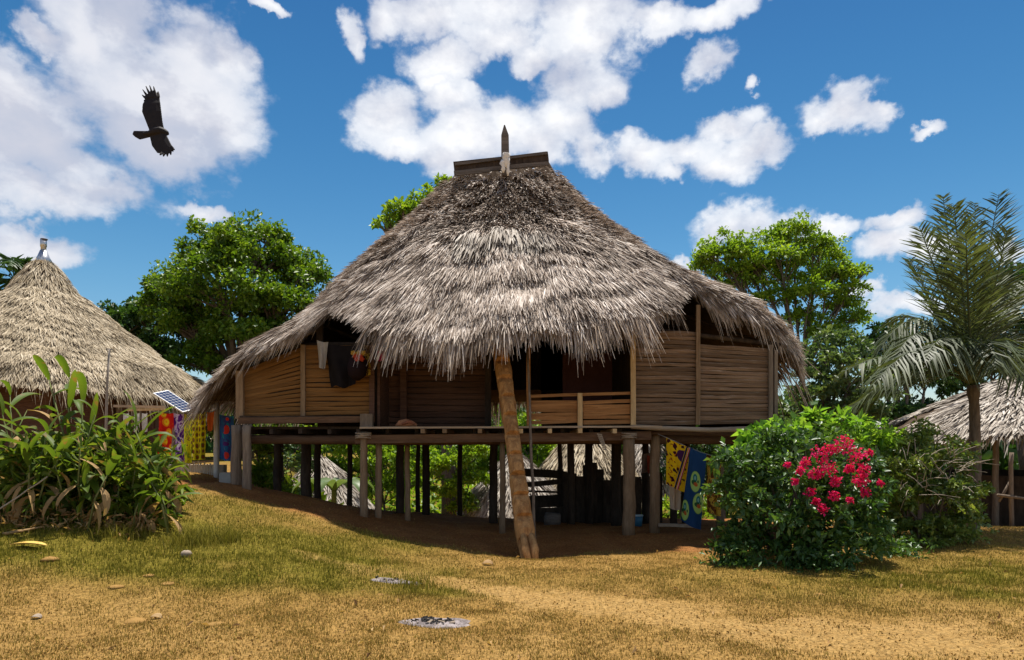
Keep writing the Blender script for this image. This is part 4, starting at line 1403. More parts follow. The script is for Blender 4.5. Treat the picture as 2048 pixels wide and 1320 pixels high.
# greenery down the slope, seen between the stilts
k = 0
for lab, Y, bpx, lob, mt, lf, wd in (
        ('dense shrub seen between the stilts just left of the log ladder', 23.5, 905, [(905, 930, 42, 0), (890, 985, 42, 0), (940, 960, 40, .3), (920, 1020, 36, 0), (870, 940, 34, 0), (950, 910, 36, 0)], L_LIGHT, .15, .5),
        ('broad-leaved shrub seen under the left wing between dark posts', 24.0, 580, [(540, 900, 40, 0), (580, 940, 46, 0), (530, 960, 40, 0), (600, 890, 40, .5), (520, 1000, 30, 0), (570, 990, 36, 0)], L_GREY, .2, .4),
        ('bright shrub behind the round thatch down the slope', 28.5, 770, [(720, 900, 50, 0), (770, 930, 52, 0), (820, 910, 50, 0), (760, 985, 44, 0), (690, 885, 40, 0), (830, 970, 46, 0)], L_LIGHT, .2, .5),
        ('green shrub above the pale hut behind the ladder', 30, 1080, [(1070, 880, 52, 0), (1120, 900, 46, 0), (1030, 870, 50, 0), (1090, 930, 40, 0)], L_LIGHT, .2, .5),
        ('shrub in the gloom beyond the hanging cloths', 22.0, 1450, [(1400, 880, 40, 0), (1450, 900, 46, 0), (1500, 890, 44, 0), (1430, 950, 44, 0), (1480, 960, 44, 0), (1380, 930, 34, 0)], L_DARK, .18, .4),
        ('feathery shrub beside the left posts of the house', 17.2, 520, [(512, 900, 22, 0), (525, 940, 22, 0), (540, 905, 22, .2), (520, 965, 18, 0), (505, 950, 22, -.2), (535, 968, 22, -.2), (560, 985, 18, 0)], L_LIGHT, .16, .3)):
    tree('shrub', lab, 'shrub', Y, bpx, lob, mt, lf, 1.0, wd, .06)

for lab, Y, bpx, lob, mt in (
        ('leafy tree down the slope behind the left wing of the house', 33, 520, [(430, 860, 60, 0), (500, 880, 62, 0), (560, 860, 60, 0), (520, 930, 60, 0), (450, 940, 50, 0), (590, 930, 50, 0), (480, 820, 50, 0)], L_DENSE),
        ('leafy tree down the slope seen under the middle of the porch', 34, 760, [(660, 870, 60, 0), (720, 880, 62, 0), (790, 870, 60, 0), (850, 880, 62, 0), (700, 940, 60, 0), (780, 945, 60, 0), (860, 950, 56, 0), (640, 940, 50, 0)], L_LIGHT),
        ('leafy tree down the slope seen beyond the log ladder', 36, 1010, [(920, 870, 60, 0), (990, 870, 64, 0), (1050, 880, 62, 0), (940, 940, 60, 0), (1010, 950, 60, 0), (1080, 950, 56, 0)], L_DENSE),
        ('leafy tree down the slope behind the dark pen', 35, 1200, [(1130, 870, 60, 0), (1200, 870, 64, 0), (1270, 880, 62, 0), (1160, 940, 60, 0), (1240, 950, 60, 0), (1300, 940, 56, 0)], L_BUSH),
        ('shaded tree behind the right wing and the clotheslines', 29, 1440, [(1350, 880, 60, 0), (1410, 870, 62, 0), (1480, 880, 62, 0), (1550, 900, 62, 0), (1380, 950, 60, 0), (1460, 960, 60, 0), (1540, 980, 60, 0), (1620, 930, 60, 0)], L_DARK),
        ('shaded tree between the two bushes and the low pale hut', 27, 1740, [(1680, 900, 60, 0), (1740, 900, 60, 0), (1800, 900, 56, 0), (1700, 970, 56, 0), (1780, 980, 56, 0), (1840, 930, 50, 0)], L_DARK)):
    tree('leafy_tree', lab, 'tree', Y, bpx, lob, mt, .24, 1.0, .5, .12)

n = 30000
fy = 23 + 37 * RNG.random(n) ** 1.4; fx = RNG.uniform(-.55, .62, n) * fy
k = (fx > -8.5) & (fx < 22) & (np.abs(height(fx, fy) + 1.6) < 1.2)
fx, fy = fx[k], fy[k]
fz = height(fx, fy) + RNG.random(len(fx)) ** 1.5 * (.4 + 1.8 * fbm(fx * .5, fy * .5))
leaf_cloud('ground_cover', np.stack([fx, fy, fz], -1), unit(RNG.normal(size=(len(fx), 3)) + np.array([0, 0, .6])), .22 + .3 * RNG.random(len(fx)), .5, L_LIGHT, None, label='thick green ground cover on the slope below the house', cat='ground cover', kind='stuff')

# far wooded skyline beyond the village
n = 26000
ang = RNG.uniform(-1.0, 1.0, n); dist = RNG.uniform(52, 78, n)
fx, fy = np.sin(ang) * dist, np.cos(ang) * dist
topz = 3.0 + 5.0 * fbm(ang * 7 + 3, dist * .02) + np.where(ang < -.2, 1.5, 0)
pz = -3 + RNG.random(n) ** .8 * (topz + 3)
leaf_cloud('distant_woods', np.stack([fx, fy, pz], -1), unit(RNG.normal(size=(n, 3))), .9 + .7 * RNG.random(n), .6, L_DARK, None, label='dark woods far beyond the village huts', cat='woods', kind='stuff')


# ---- palms
def frond_mesh(name, p0, p1, p2, ll, n=46, wid=.055, hang=.55, spread=1.0):
    p0, p1, p2 = (Vector(p) for p in (p0, p1, p2))
    def B(t): return p0 * (1 - t) ** 2 + p1 * 2 * t * (1 - t) + p2 * t * t
    def T(t): return ((p1 - p0) * (1 - t) + (p2 - p1) * t).normalized()
    co = []; tri = []
    mb = MB().tube([B(i / 8) for i in range(9)], [.035 - .030 * i / 8 for i in range(9)], 6)
    co += mb.v
    quads = [f for f in mb.f if len(f) == 4]
    for i in range(n):
        t = .14 + .86 * (i + random.random() * .6) / n
        p = B(t); d = T(t)
        s = d.cross(Vector((0, 0, 1)))
        if s.length < .25: s = d.cross(Vector((0, 1, 0)))
        s.normalize(); u = s.cross(d).normalized()
        for sg in (-1, 1):
            if random.random() < .07: continue
            L = ll * (math.sin(math.pi * min(1, (t * .86 + .12))) ** .6) * random.uniform(.72, 1.12)
            dr = (s * sg * spread + d * random.uniform(.85, 1.25) + u * random.uniform(-.35, .6)).normalized()
            mid = p + dr * L * .5 + Vector((0, 0, -hang * L * .12))
            tip = p + dr * L + Vector((0, 0, -hang * L * .55)) * random.uniform(.6, 1.2)
            b = dr.cross(u if random.random() < .7 else d).normalized() * wid * .5
            k0 = len(co)
            co += [tuple(p - b * .5), tuple(p + b * .5), tuple(mid + b), tuple(mid - b), tuple(tip)]
            quads.append((k0, k0 + 1, k0 + 2, k0 + 3)); tri.append((k0 + 3, k0 + 2, k0 + 4))
    return mesh_np(name, np.array(co), quads=np.array(quads), tris=np.array(tri))


def palm(label, px, crown_py, Y, r, fronds, mat, cat='palm', ll=.8, n=44, wid=.055, hang=.5):
    c = P(px, crown_py, Y)
    gz = ground_z(c[0], Y)
    t = empty('palm_tree', (c[0], Y, gz), label, cat)
    pts = [(c[0] + .06 * math.sin(i * .8), Y, gz - .1 + (c[2] - gz + .1) * i / 8) for i in range(9)]
    mb = MB()
    pp, rr = [], []
    for i in range(33):
        q = i / 32
        p = Vector(pts[0]).lerp(Vector(pts[-1]), q) + Vector((.05 * math.sin(q * 3), 0, 0))
        pp.append(p); rr.append(r * (1.25 - .4 * q + .05 * (i % 2) + (.25 if q > .93 else 0)))
    mb.tube(pp, rr, 10, .05).build('trunk', BARK, t, True)
    for (cx, cy, cd, tx, ty, td, *hg) in fronds:
        me = frond_mesh('frond', tuple(c), tuple(P(cx, cy, Y + cd)), tuple(P(tx, ty, Y + td)), ll * random.uniform(.85, 1.1), n, wid, hg[0] if hg else hang)
        link('frond', me, mat, t)
    return t


palm('young coconut palm with upright grey-green fronds standing before the low pale hut', 1945, 770, 14.0, .105,
     [(1905, 560, .3, 1886, 392, .8), (1922, 560, -.4, 1908, 410, -.8), (1950, 560, .2, 1950, 405, .5), (1962, 570, .5, 1998, 388, .9), (1895, 600, -.3, 1838, 452, -.6), (1870, 620, .4, 1820, 520, 1.0), (1985, 600, -.3, 2014, 460, -.5), (1935, 600, -.8, 1932, 470, -1.6),
      (1850, 560, -.2, 1765, 690, -.6, 1.6), (1845, 590, -.8, 1790, 720, -1.5, 1.6), (1840, 660, -.5, 1690, 742, -1.2, 1.3), (1840, 690, .4, 1675, 838, .6, 1.2), (1900, 610, -1.0, 1850, 720, -2.0, 1.5),
      (2010, 620, .2, 2090, 690, .4, 1.3), (2030, 680, -.4, 2105, 800, -.9, 1.2), (1985, 610, -1.0, 1992, 740, -2.1, 1.6), (1960, 600, 1.2, 1980, 640, 2.5), (2020, 650, .8, 2120, 730, 1.2, 1.2), (1880, 610, -1.2, 1745, 770, -2.2, 1.5), (2000, 620, -1.0, 2060, 770, -1.8, 1.5), (1870, 600, .8, 1780, 640, 1.6, 1.2), (2010, 600, .4, 2060, 560, .8, .8)],
     L_PALM, ll=.98, n=72, wid=.036, hang=.35)
palm('distant palm top showing above the round hut roof', 28, 560, 36.0, .16,
     [(60, 520, 0, 78, 560, 0), (45, 505, 0, 70, 530, .5), (25, 500, 0, 20, 530, -1), (5, 505, 0, -25, 560, 0), (-5, 525, 0, -30, 600, 0), (50, 545, 0, 62, 600, 0), (10, 545, 0, 0, 620, 0), (35, 510, 0, 48, 522, 1)], L_DARK, ll=.9, n=26, wid=.11)
# banana plant seen under the house
BN = empty('banana_plant', (P(668, 0, 23)[0], 23, ground_z(P(668, 0, 23)[0], 23)), 'banana plant with a broad bright leaf seen under the left wing', 'banana plant')


def long_leaf(p0, dirn, L, w, up=.6, curl=.5, segs=8, twist=0.0):
    """A lance-shaped leaf arching from p0: midrib fold, curled sides. Returns verts and quads."""
    d = Vector(dirn); d.z = 0
    d = d.normalized() if d.length > 1e-4 else Vector((1, 0, 0))
    s = Vector((-d.y, d.x, 0))
    vs = []; p = Vector(p0); ang = math.atan(up)
    for i in range(segs + 1):
        t = i / segs
        tang = d * math.cos(ang) + Vector((0, 0, 1)) * math.sin(ang)
        nrm = -d * math.sin(ang) + Vector((0, 0, 1)) * math.cos(ang)
        ss_ = (s * math.cos(twist * t) + nrm * math.sin(twist * t))
        ww = w * (math.sin(math.pi * (t * .90 + .06)) ** .75) * (1 if t < 1 else .05)
        vs += [p - ss_ * ww / 2 + nrm * ww * .16, p - ss_ * ww * .22 + nrm * ww * .03, p, p + ss_ * ww * .22 + nrm * ww * .03, p + ss_ * ww / 2 + nrm * ww * .16]
        p = p + tang * (L / segs)
        ang -= curl / segs * (1 + t)
    fs = []
    for i in range(segs):
        for k in range(4):
            a = i * 5 + k
            fs.append((a, a + 5, a + 6, a + 1))
    return vs, fs


bb = BASE[BN.name]
for k in range(6):
    a_ = k * 1.05 + .4
    MB().add(*long_leaf(bb + Vector((0, 0, 2.2)), (math.cos(a_), math.sin(a_), 0), 1.7, .5, 1.1, 1.6)).build('leaf', L_GREY, BN, True)
rod('stem', tuple(bb), tuple(bb + Vector((0, 0, 2.3))), .12, .09, STEM, BN)

# ---- ginger clumps on the left bank
LEAF_MESHES = []
for i in range(9):
    vs, fs = long_leaf((0, 0, 0), (1, 0, 0), random.uniform(.40, .72), random.uniform(.09, .15), random.uniform(.5, 2.2), random.uniform(.4, 2.0), 7, random.uniform(-.5, .5))
    m_ = MB().add(vs, fs).mesh('leaf'); m_.materials.append(L_GINGER)
    m_.polygons.foreach_set('use_smooth', np.ones(len(m_.polygons), dtype=bool)); LEAF_MESHES.append(m_)
DRY_MESHES = []
for i in range(4):
    vs, fs = long_leaf((0, 0, 0), (1, 0, 0), random.uniform(.45, .7), random.uniform(.06, .12), -.6, random.uniform(.8, 1.4), 6, random.uniform(-1.6, 1.6))
    m_ = MB().add(vs, fs).mesh('dry_leaf'); m_.materials.append(L_DRY); DRY_MESHES.append(m_)


def ginger(label, px, Y, stalks, group='ginger plants on the left bank', green=1.0, spread=.28):
    bx = (px - 1024) / F * Y
    bz = ground_z(bx, Y)
    g_ = empty('ginger_plant', (bx, Y, bz), label, 'plant', group)
    b0 = BASE[g_.name]
    st_ = MB()
    for (topx, topy) in stalks:
        tp = Vector(P(topx, topy, Y + random.uniform(-.35, .35)))
        bt = Vector((bx + random.uniform(-spread, spread), Y + random.uniform(-spread, spread), 0)); bt.z = ground_z(bt.x, bt.y) - .03
        mid = bt.lerp(tp, .55) + Vector(((bt.x - tp.x) * .15, 0, .04))
        pts = [bt, mid, tp]
        st_.tube(pts, [.016, .013, .007], 6)
        nl = 6
        a0 = random.uniform(0, math.pi)
        for k in range(nl):
            t = .38 + .62 * k / (nl - 1)
            p = bt.lerp(mid, t / .55) if t < .55 else mid.lerp(tp, (t - .55) / .45)
            dry_ = (k < 2 and random.random() < .8) or random.random() < .16
            o = bpy.data.objects.new('dry_leaf' if dry_ else 'leaf', random.choice(DRY_MESHES if dry_ else LEAF_MESHES))
            COL.objects.link(o); o.parent = g_
            o.location = p - b0
            s_ = random.uniform(.75, 1.15) * (1 if k < nl - 1 else .9)
            o.scale = (s_, s_, s_)
            tilt = -.9 if k == nl - 1 else random.uniform(-.35, .25)
            o.rotation_euler = (random.uniform(-.3, .3), tilt * .5, a0 + math.pi * (k % 2) + random.uniform(-.6, .6))
    st_.build('stem', STEM, g_, True)
    return g_


ginger('ginger plant with two tall upright leaves above the clump', 150, 9.9, [(98, 760), (138, 755), (165, 805), (190, 830)])
ginger('ginger plant at the edge of the view, before the dark hut opening', 25, 10.0, [(20, 790), (5, 830), (55, 820), (60, 870)])
ginger('ginger plant in front of the thin aerial pole', 215, 9.7, [(225, 850), (200, 880), (250, 870), (180, 860)])
ginger('ginger plant reaching across the red flowered cloth', 300, 9.9, [(278, 872), (305, 925), (262, 890), (312, 965), (270, 860)])
ginger('low ginger plant in the front of the clump with brown dry leaves', 240, 9.35, [(240, 930), (215, 950), (270, 940), (290, 960)])
ginger('drooping ginger plant near the leaning stick', 90, 9.4, [(95, 870), (60, 900), (130, 900), (110, 930)])
ginger('ginger plant in the thick of the clump with leaves spread low', 160, 9.3, [(160, 900), (145, 940), (190, 940), (175, 980)])
ginger('small ginger plant nearest the grassy bank', 305, 9.3, [(300, 960), (320, 985), (285, 990)])
ginger('ginger plant behind the leaning stick, in the shade', 30, 9.6, [(30, 900), (10, 930), (60, 940), (75, 890)])
# fill of fine stems and dry thatch of leaves inside the clump
n = 2600
bx = RNG.uniform(-7.3, -4.95, n); by = RNG.uniform(9.25, 10.4, n); bz = height(bx, by)
hz = (RNG.random(n) ** 1.3) * (1.15 - .22 * np.abs((bx + 6.0)))
pts_ = np.stack([bx, by, bz + np.maximum(hz, .02)], -1)
leaf_cloud('undergrowth', pts_, unit(RNG.normal(size=(n, 3)) + np.array([0, 0, .8])), .16 + .2 * RNG.random(n), .22, L_GINGER, None, label='tangled undergrowth of narrow leaves between the ginger plants', cat='undergrowth', kind='stuff')
n = 900
bx = RNG.uniform(-7.4, -4.9, n); by = RNG.normal(9.3, .18, n)
leaf_cloud('leaf_litter', np.stack([bx, by, height(bx, by) + .02 + .2 * RNG.random(n) ** 2], -1), unit(RNG.normal(size=(n, 3)) * np.array([1, 1, .25])), .07 + .10 * RNG.random(n), .16, L_DRY, None, label='brown fallen leaves littered at the foot of the ginger plants', cat='leaf litter', kind='stuff')

# stick, fallen leaf, yellow flower heads
rod('leaning_stick', tuple(P(-25, 1035, 9.0)), tuple(P(95, 953, 9.2)), .012, .010, TWIG, None, 7, .05, .008, 6, label='long pale stick leaning against the ginger clump', cat='stick')
for (p0, p1, lab) in ((P(5, 1062, 8.8), P(85, 1030, 9.0), 'dead brown stalk lying before the ginger clump'), (P(10, 1072, 8.8), P(60, 1052, 8.9), 'short dead stalk lying nearest the yellow fallen leaf')):
    p0[2] = ground_z(p0[0], p0[1]) + .02; p1[2] = ground_z(p1[0], p1[1]) + .06
    rod('fallen_stalk', tuple(p0), tuple(p1), .018, .010, L_DRY, None, 7, .1, .02, 6, label=lab, cat='stalk')
fl_p = Vector((P(20, 0, 8.35)[0], 8.35, 0)); fl_p.z = ground_z(fl_p.x, fl_p.y) + .03
YEL = plain('yellow_leaf', (.62, .40, .10), .6, 0, .2, .2, 10)
vs, fs = long_leaf(tuple(fl_p), (1, .03, 0), .45, .13, .12, .25, 9)
me_ = MB().add(vs, fs).mesh('fallen_leaf')
lf_ = link('fallen_leaf', me_, YEL, None, True, label='large yellow fallen leaf lying on the grass by the ginger plants', cat='leaf')
md = lf_.modifiers.new('thickness', 'SOLIDIFY'); md.thickness = .004
fl_p = Vector((P(338, 0, 9.6)[0], 9.6, 0)); fl_p.z = ground_z(fl_p.x, fl_p.y) + .05
vs, fs = long_leaf(tuple(fl_p), (.8, -.5, 0), .22, .09, .5, .6, 6, .4)
lf_ = link('fallen_leaf', MB().add(vs, fs).mesh('fallen_leaf'), YEL, None, True, label='small yellow fallen leaf on the bank beside the ginger clump', cat='leaf')
md = lf_.modifiers.new('thickness', 'SOLIDIFY'); md.thickness = .003


# ---- bushes on the right
def bush(name, label, Y, bpx, lobes, mat, leaf, dens, width, parts=(), cat='bush', stems=9, sprigs=0):
    bx = (bpx - 1024) / F * Y
    bz = ground_z(bx, Y)
    t = empty(name, (bx, Y, bz), label, cat)
    Pp, Oo = [], []
    for (px, py, rp, dy) in lobes:
        c = P(px, py, Y + dy); r = rp / F * Y
        n = int(dens * 1500 * (r / .5) ** 2 / (leaf / .09) ** 2 * .4)
        p, o, sc = clump_points(c, r, max(150, n), 18, .45, .95)
        Pp.append(p); Oo.append(o)
    tw_ = MB()
    for k in range(sprigs):          # arching shoots that break the outline
        l = lobes[RNG.integers(0, len(lobes))]
        a = np.array(P(l[0], l[1], Y + l[3])); r = l[2] / F * Y
        d = unit(RNG.normal(size=3) + np.array([0, -.3, 1.0]))
        p0 = a + d * r * .6; L_ = r * RNG.uniform(.5, 1.0)
        tt = np.linspace(0, 1, 14)[:, None]
        pts = p0 + d * L_ * tt + np.array([0, 0, -.45]) * L_ * tt ** 2
        tw_.tube([pts[0], pts[6], pts[13]], [.007, .005, .003], 5, cap=False)
        Pp.append(np.repeat(pts, 2, axis=0)); Oo.append(unit(RNG.normal(size=(28, 3)) + d * .8))
    if sprigs: tw_.build('shoots', STEM, t, True)['kind'] = 'stuff'
    Pp = np.vstack(Pp); Oo = np.vstack(Oo)
    keep = Pp[:, 2] > height(Pp[:, 0], Pp[:, 1])
    Pp, Oo = Pp[keep], Oo[keep]
    leaf_cloud('foliage', Pp, Oo, leaf * (.4 + 1.15 * RNG.random(len(Pp))), width, mat, t)
    st_ = MB()
    for k in range(stems):
        l = lobes[k % len(lobes)]
        c = Vector(P(l[0], l[1], Y + l[3]))
        b_ = Vector((bx + random.uniform(-.25, .25), Y + random.uniform(-.2, .2), bz - .05))
        st_.tube([b_, b_.lerp(c, .5) + Vector((random.uniform(-.1, .1), 0, .1)), c], [.03, .022, .01], 6, .1)
    st_.build('stem', BARK, t, True)
    return t, (Pp, Oo)


bg_, (bp_, bo_) = bush('bougainvillea_bush', 'big dark glossy bush with bright magenta bougainvillea flowers', 10.0, 1590,
                       [(1465, 935, 48, .1), (1530, 930, 70, .2), (1600, 960, 85, 0), (1680, 930, 72, .1), (1480, 1010, 58, 0), (1560, 1040, 85, -.1), (1660, 1040, 85, -.1), (1730, 990, 62, .1), (1500, 1080, 62, -.1), (1620, 1090, 72, -.15), (1720, 1070, 62, 0), (1560, 890, 50, .2), (1640, 895, 48, .2), (1450, 980, 34, 0), (1500, 1000, 60, .5), (1600, 1000, 90, .6), (1680, 1000, 80, .6), (1480, 1100, 50, -.2), (1560, 1110, 60, -.25), (1650, 1110, 60, -.25), (1720, 1095, 50, -.1)],
                       L_BUSH, .105, 1.15, .46, stems=14, sprigs=46)
FC = [(1690, 888, 17), (1666, 898, 9), (1716, 912, 17), (1728, 940, 12), (1642, 906, 17), (1656, 938, 16), (1630, 948, 10), (1672, 962, 10), (1700, 938, 9), (1722, 962, 14), (1730, 985, 8), (1610, 926, 10), (1590, 962, 5), (1620, 984, 9), (1632, 1004, 7), (1668, 992, 9), (1646, 1018, 9), (1700, 1000, 5), (1600, 940, 6), (1760, 966, 4), (1575, 930, 3), (1740, 905, 4)]
for (px, py, r_) in FC:
    c = P(px, py, 9.28 + (py - 890) * .0006 + random.uniform(-.08, .12))
    r = r_ / F * 9.3 * 1.15
    n = int(30 + 5.5 * r_)
    o = unit(RNG.normal(size=(n, 3)))
    p = c + o * (r * RNG.random(n) ** .5)[:, None] * np.array([1, .8, 1])
    leaf_cloud('flower_cluster', p, o, .040 * (.6 + .7 * RNG.random(n)), .85, FLOWER, bg_, fold=.22)['kind'] = 'stuff'
b2_, (vp_, vo_) = bush('vine_bush', 'rounded bush of fine vine leaves and dry twigs beside the palm trunk', 12.0, 1855,
                       [(1790, 930, 62, 0), (1850, 920, 66, .1), (1905, 925, 52, 0), (1920, 985, 52, 0), (1800, 1000, 72, -.1), (1870, 1010, 78, -.1), (1930, 1045, 40, 0), (1820, 1060, 52, -.1), (1890, 1065, 46, -.1), (1770, 960, 46, 0), (1840, 885, 42, .2), (1850, 980, 80, .6), (1780, 1075, 44, -.2), (1860, 1085, 44, -.2), (1920, 1075, 36, -.1), (1755, 1010, 50, 0), (1760, 1060, 45, 0)],
                       L_VINE, .08, 1.5, .5, stems=10, sprigs=30)
tw = MB()
for k in range(70):
    c = Vector(P(random.uniform(1800, 1945), random.uniform(890, 1000), 11.15 + random.uniform(0, .5)))
    d = Vector((random.uniform(-.3, .5), random.uniform(-.25, .1), random.uniform(-.25, .3))) * random.uniform(.5, 1.2)
    tw.tube([c, c + d * .5 + Vector((0, 0, .03)), c + d], [.006, .005, .003], 5, cap=False)
for (a_, b_) in (((1905, 925), (2000, 930)), ((1915, 935), (1990, 918)), ((1900, 915), (1960, 890)), ((1910, 940), (1975, 945))):
    tw.tube([P(*a_, 11.5), P((a_[0] + b_[0]) / 2, (a_[1] + b_[1]) / 2 - 3, 11.4), P(*b_, 11.3)], [.008, .006, .003], 5, cap=False)
tw.build('dry_twigs', TWIG, b2_, True)['kind'] = 'stuff'
bush('broadleaf_shrub', 'shrub with big soft bright green leaves above the flowering bush', 11.2, 1545,
     [(1510, 880, 32, 0), (1550, 870, 36, 0), (1590, 868, 30, 0), (1535, 905, 34, .1), (1480, 925, 26, -.3), (1500, 900, 24, 0)], L_BRIGHT, .15, 1.0, .72, cat='shrub')
bush('broadleaf_shrub', 'shrub with narrow yellow-green leaves rising behind the magenta flowers', 12.2, 1700,
     [(1640, 865, 34, 0), (1700, 860, 42, 0), (1760, 875, 34, 0), (1690, 890, 44, .1), (1740, 895, 36, .1), (1625, 845, 18, 0)], L_BRIGHT, .20, .85, .24, cat='shrub')
for (px, py, w_, h_, lab) in ((1480, 1120, 120, 44, 'low weeds spilling from under the flowering bush towards the house'), (1640, 1125, 130, 40, 'low dark weeds along the front foot of the flowering bush'), (1790, 1100, 120, 34, 'low weeds at the foot of the vine bush')):
    n = 700
    xx = RNG.normal(0, .5, n) * w_ / 2; yy = RNG.random(n) ** 1.5
    Yb = CAMZ * F / (py + 12 - HOR)
    c = np.stack([(px + xx - 1024) / F * Yb, Yb + RNG.normal(.1, .18, n), np.zeros(n)], -1)
    c[:, 2] = height(c[:, 0], c[:, 1]) + yy * h_ / F * Yb
    leaf_cloud('weeds', c, unit(RNG.normal(size=(n, 3)) + np.array([0, 0, .8])), .05 + .07 * RNG.random(n), .4, L_BUSH, None, label=lab, cat='weeds', kind='stuff')

# ------------------------------------------------------------------ left village odds and ends
CPX = P(433, 0, 16.0)[0]
rod('clothesline_post', (CPX, 16.0, ground_z(CPX, 16.0) - .1), (CPX, 16.0, Z(806, 16.0)), .065, .06, plain('white_post', (.60, .58, .54), .8, 0, .1, .25, 6), None, 9, .03, .006, 5, label='whitish post standing at the end of the left clothesline', cat='post')
MB().tube([P(300, 822, 15.8), P(370, 826, 15.8), P(433, 822, 15.95)], .006, 6).build('clothesline', LINE, None, True, label='cord strung from the round hut to the whitish post', cat='clothesline')
cloth('hanging_cloth', P(318, 825, 15.75), P(349, 826, 15.75), 1.10, cloth_mat('floral_cloth', f_floral), 'red cloth with big yellow flowers on the left clothesline', fold=.03, nf=1.3, seed=21)
cloth('hanging_cloth', P(348, 826, 15.72), P(367, 827, 15.72), 1.08, cloth_mat('purple_cloth', f_purple), 'purple and white cloth next to the red flowered one', fold=.03, nf=1.3, seed=22)
cloth('hanging_cloth', P(366, 827, 15.76), P(385, 828, 15.76), 1.12, cloth_mat('yellowgreen_cloth', f_yellow_green), 'yellow and olive wavy cloth in the middle of the left line', fold=.04, nf=1.5, seed=23)
cloth('hanging_cloth', P(384, 826, 15.74), P(412, 824, 15.78), 1.08, cloth_mat('lozenge_cloth', f_lozenge), 'yellow cloth with brown lozenges nearest the whitish post', fold=.04, nf=2, seed=24, taper=.9)
cloth('hanging_cloth', P(414, 824, 15.85), P(429, 822, 15.9), .44, cloth_mat('orange_cloth', f_orange), 'short orange cloth hanging by the whitish post', fold=.03, nf=1, seed=25, taper=.7)
cloth('hanging_cloth', P(438, 828, 14.9), P(467, 832, 14.9), .98, cloth_mat('blue_cloth', f_blue), 'blue cloth with red blossoms hanging by the left house posts', fold=.03, nf=1.2, seed=26)
for (px, lab) in ((268, 'narrow white cloth under the eave of the round hut'), (284, 'white cloth beside the eave pole of the round hut'), (247, 'whitish cloth nearest the aerial pole')):
    cloth('hanging_cloth', P(px, 826, 17.0), P(px + 11, 826, 17.0), .46, cloth_mat('white_cloth', lambda N, uv: N.mix(N.noise(uv, 5, 3), (.50, .48, .46), (.68, .66, .62))), lab, fold=.02, nf=1, seed=px)
# aerial pole
AP = empty('aerial_pole', (P(213, 0, 16.5)[0], 16.5, ground_z(-9.8, 16.5)), 'thin pole with a small crossbar in front of the round hut', 'pole')
b0 = BASE[AP.name]
MB().tube([b0, P(212, 850, 16.5), P(214, 770, 16.5), P(219, 698, 16.5)], [.035, .03, .028, .024], 8).build('pole', plain('grey_pole', (.28, .24, .20), .7), AP, True)
MB().bar(P(212, 698, 16.5), P(224, 699, 16.5), .03, .03).build('crossbar', plain('grey_bar', (.25, .24, .23), .6), AP)
# solar panel
SPY = 15.6
SP_ = empty('solar_panel', (P(345, 0, SPY)[0], SPY, ground_z(-7.7, SPY)), 'blue solar panel tilted on a thin post beside the round hut', 'solar panel')
p00, p10, p11, p01 = (Vector(P(306, 786, SPY + .35)), Vector(P(336, 780, SPY + .75)), Vector(P(388, 813, SPY + .35)), Vector(P(366, 824, SPY - .25)))
u_ = (p01 - p00); v_ = (p10 - p00); nrm = u_.cross(v_).normalized()
if nrm.z < 0: nrm = -nrm
p11 = p01 + v_ * .9
pm = MB()
crn = [p00, p01, p11, p10]
pm.add(crn + [c - nrm * .035 for c in crn], [(0, 1, 2, 3), (7, 6, 5, 4), (0, 4, 5, 1), (1, 5, 6, 2), (2, 6, 7, 3), (3, 7, 4, 0)])
pm.build('panel_frame', plain('panel_alu', (.60, .60, .60), .4, .7), SP_)
CELL = plain('solar_cell', (.020, .030, .075), .15, 0, .6, .15, 6, 0.0)
for i in range(9):
    for j in range(4):
        a0, a1_, c0, c1_ = (i + .06) / 9, (i + .94) / 9, (j + .06) / 4, (j + .94) / 4
        def G(a, c): return p00 + (p01 - p00) * (.03 + .94 * a) + (v_ * (.04 + .92 * c)) * (1 - .1 * a) + nrm * .004
        cr = [G(a0, c0), G(a1_, c0), G(a1_, c1_), G(a0, c1_)]
        MB().add(cr + [q - nrm * .003 for q in cr], [(0, 1, 2, 3), (0, 4, 5, 1), (1, 5, 6, 2), (2, 6, 7, 3), (3, 7, 4, 0)]).build('solar_cell', CELL, SP_)
rod('panel_post', tuple(BASE[SP_.name]), tuple((p00 + p01 + p11 + p10) / 4 - nrm * .04), .04, .035, POSTG, SP_)
# low white wall and pickets behind the left posts
WH = plain('whitewash', (.42, .39, .35), .85, 0, .1, .3, 5)
MB().box((P(395, 0, 16.6)[0], 16.6, Z(931, 16.6) - .22), (1.35, .2, .48)).build('low_wall', WH, None, label='low whitewashed wall below the left clothesline', cat='wall')
MB().bar(P(350, 927, 16.4), P(432, 922, 16.4), .08, .05).build('wooden_bench', EDGEW, None, label='pale board laid along the low whitewashed wall', cat='board')
PK = empty('picket_fence', (P(400, 0, 16.2)[0], 16.2, ground_z(-7.3, 16.2)), 'short white picket fence in front of the low wall', 'fence')
for i in range(17):
    px = 362 + i * 4.4
    x = P(px, 0, 16.2)[0]
    MB().bar((x, 16.2, ground_z(x, 16.2) - .05), (x + random.uniform(-.02, .02), 16.2, ground_z(x, 16.2) + .24 + random.uniform(-.06, .05)), .035, .015, up=(0, 1, 0)).build('picket', WH, PK)
MB().box((P(454, 0, 15.6)[0], 15.6, Z(958, 15.6)), (.26, .25, .30)).build('stone_footing', WH, None, label='pale concrete footing block below the blue cloth', cat='block')


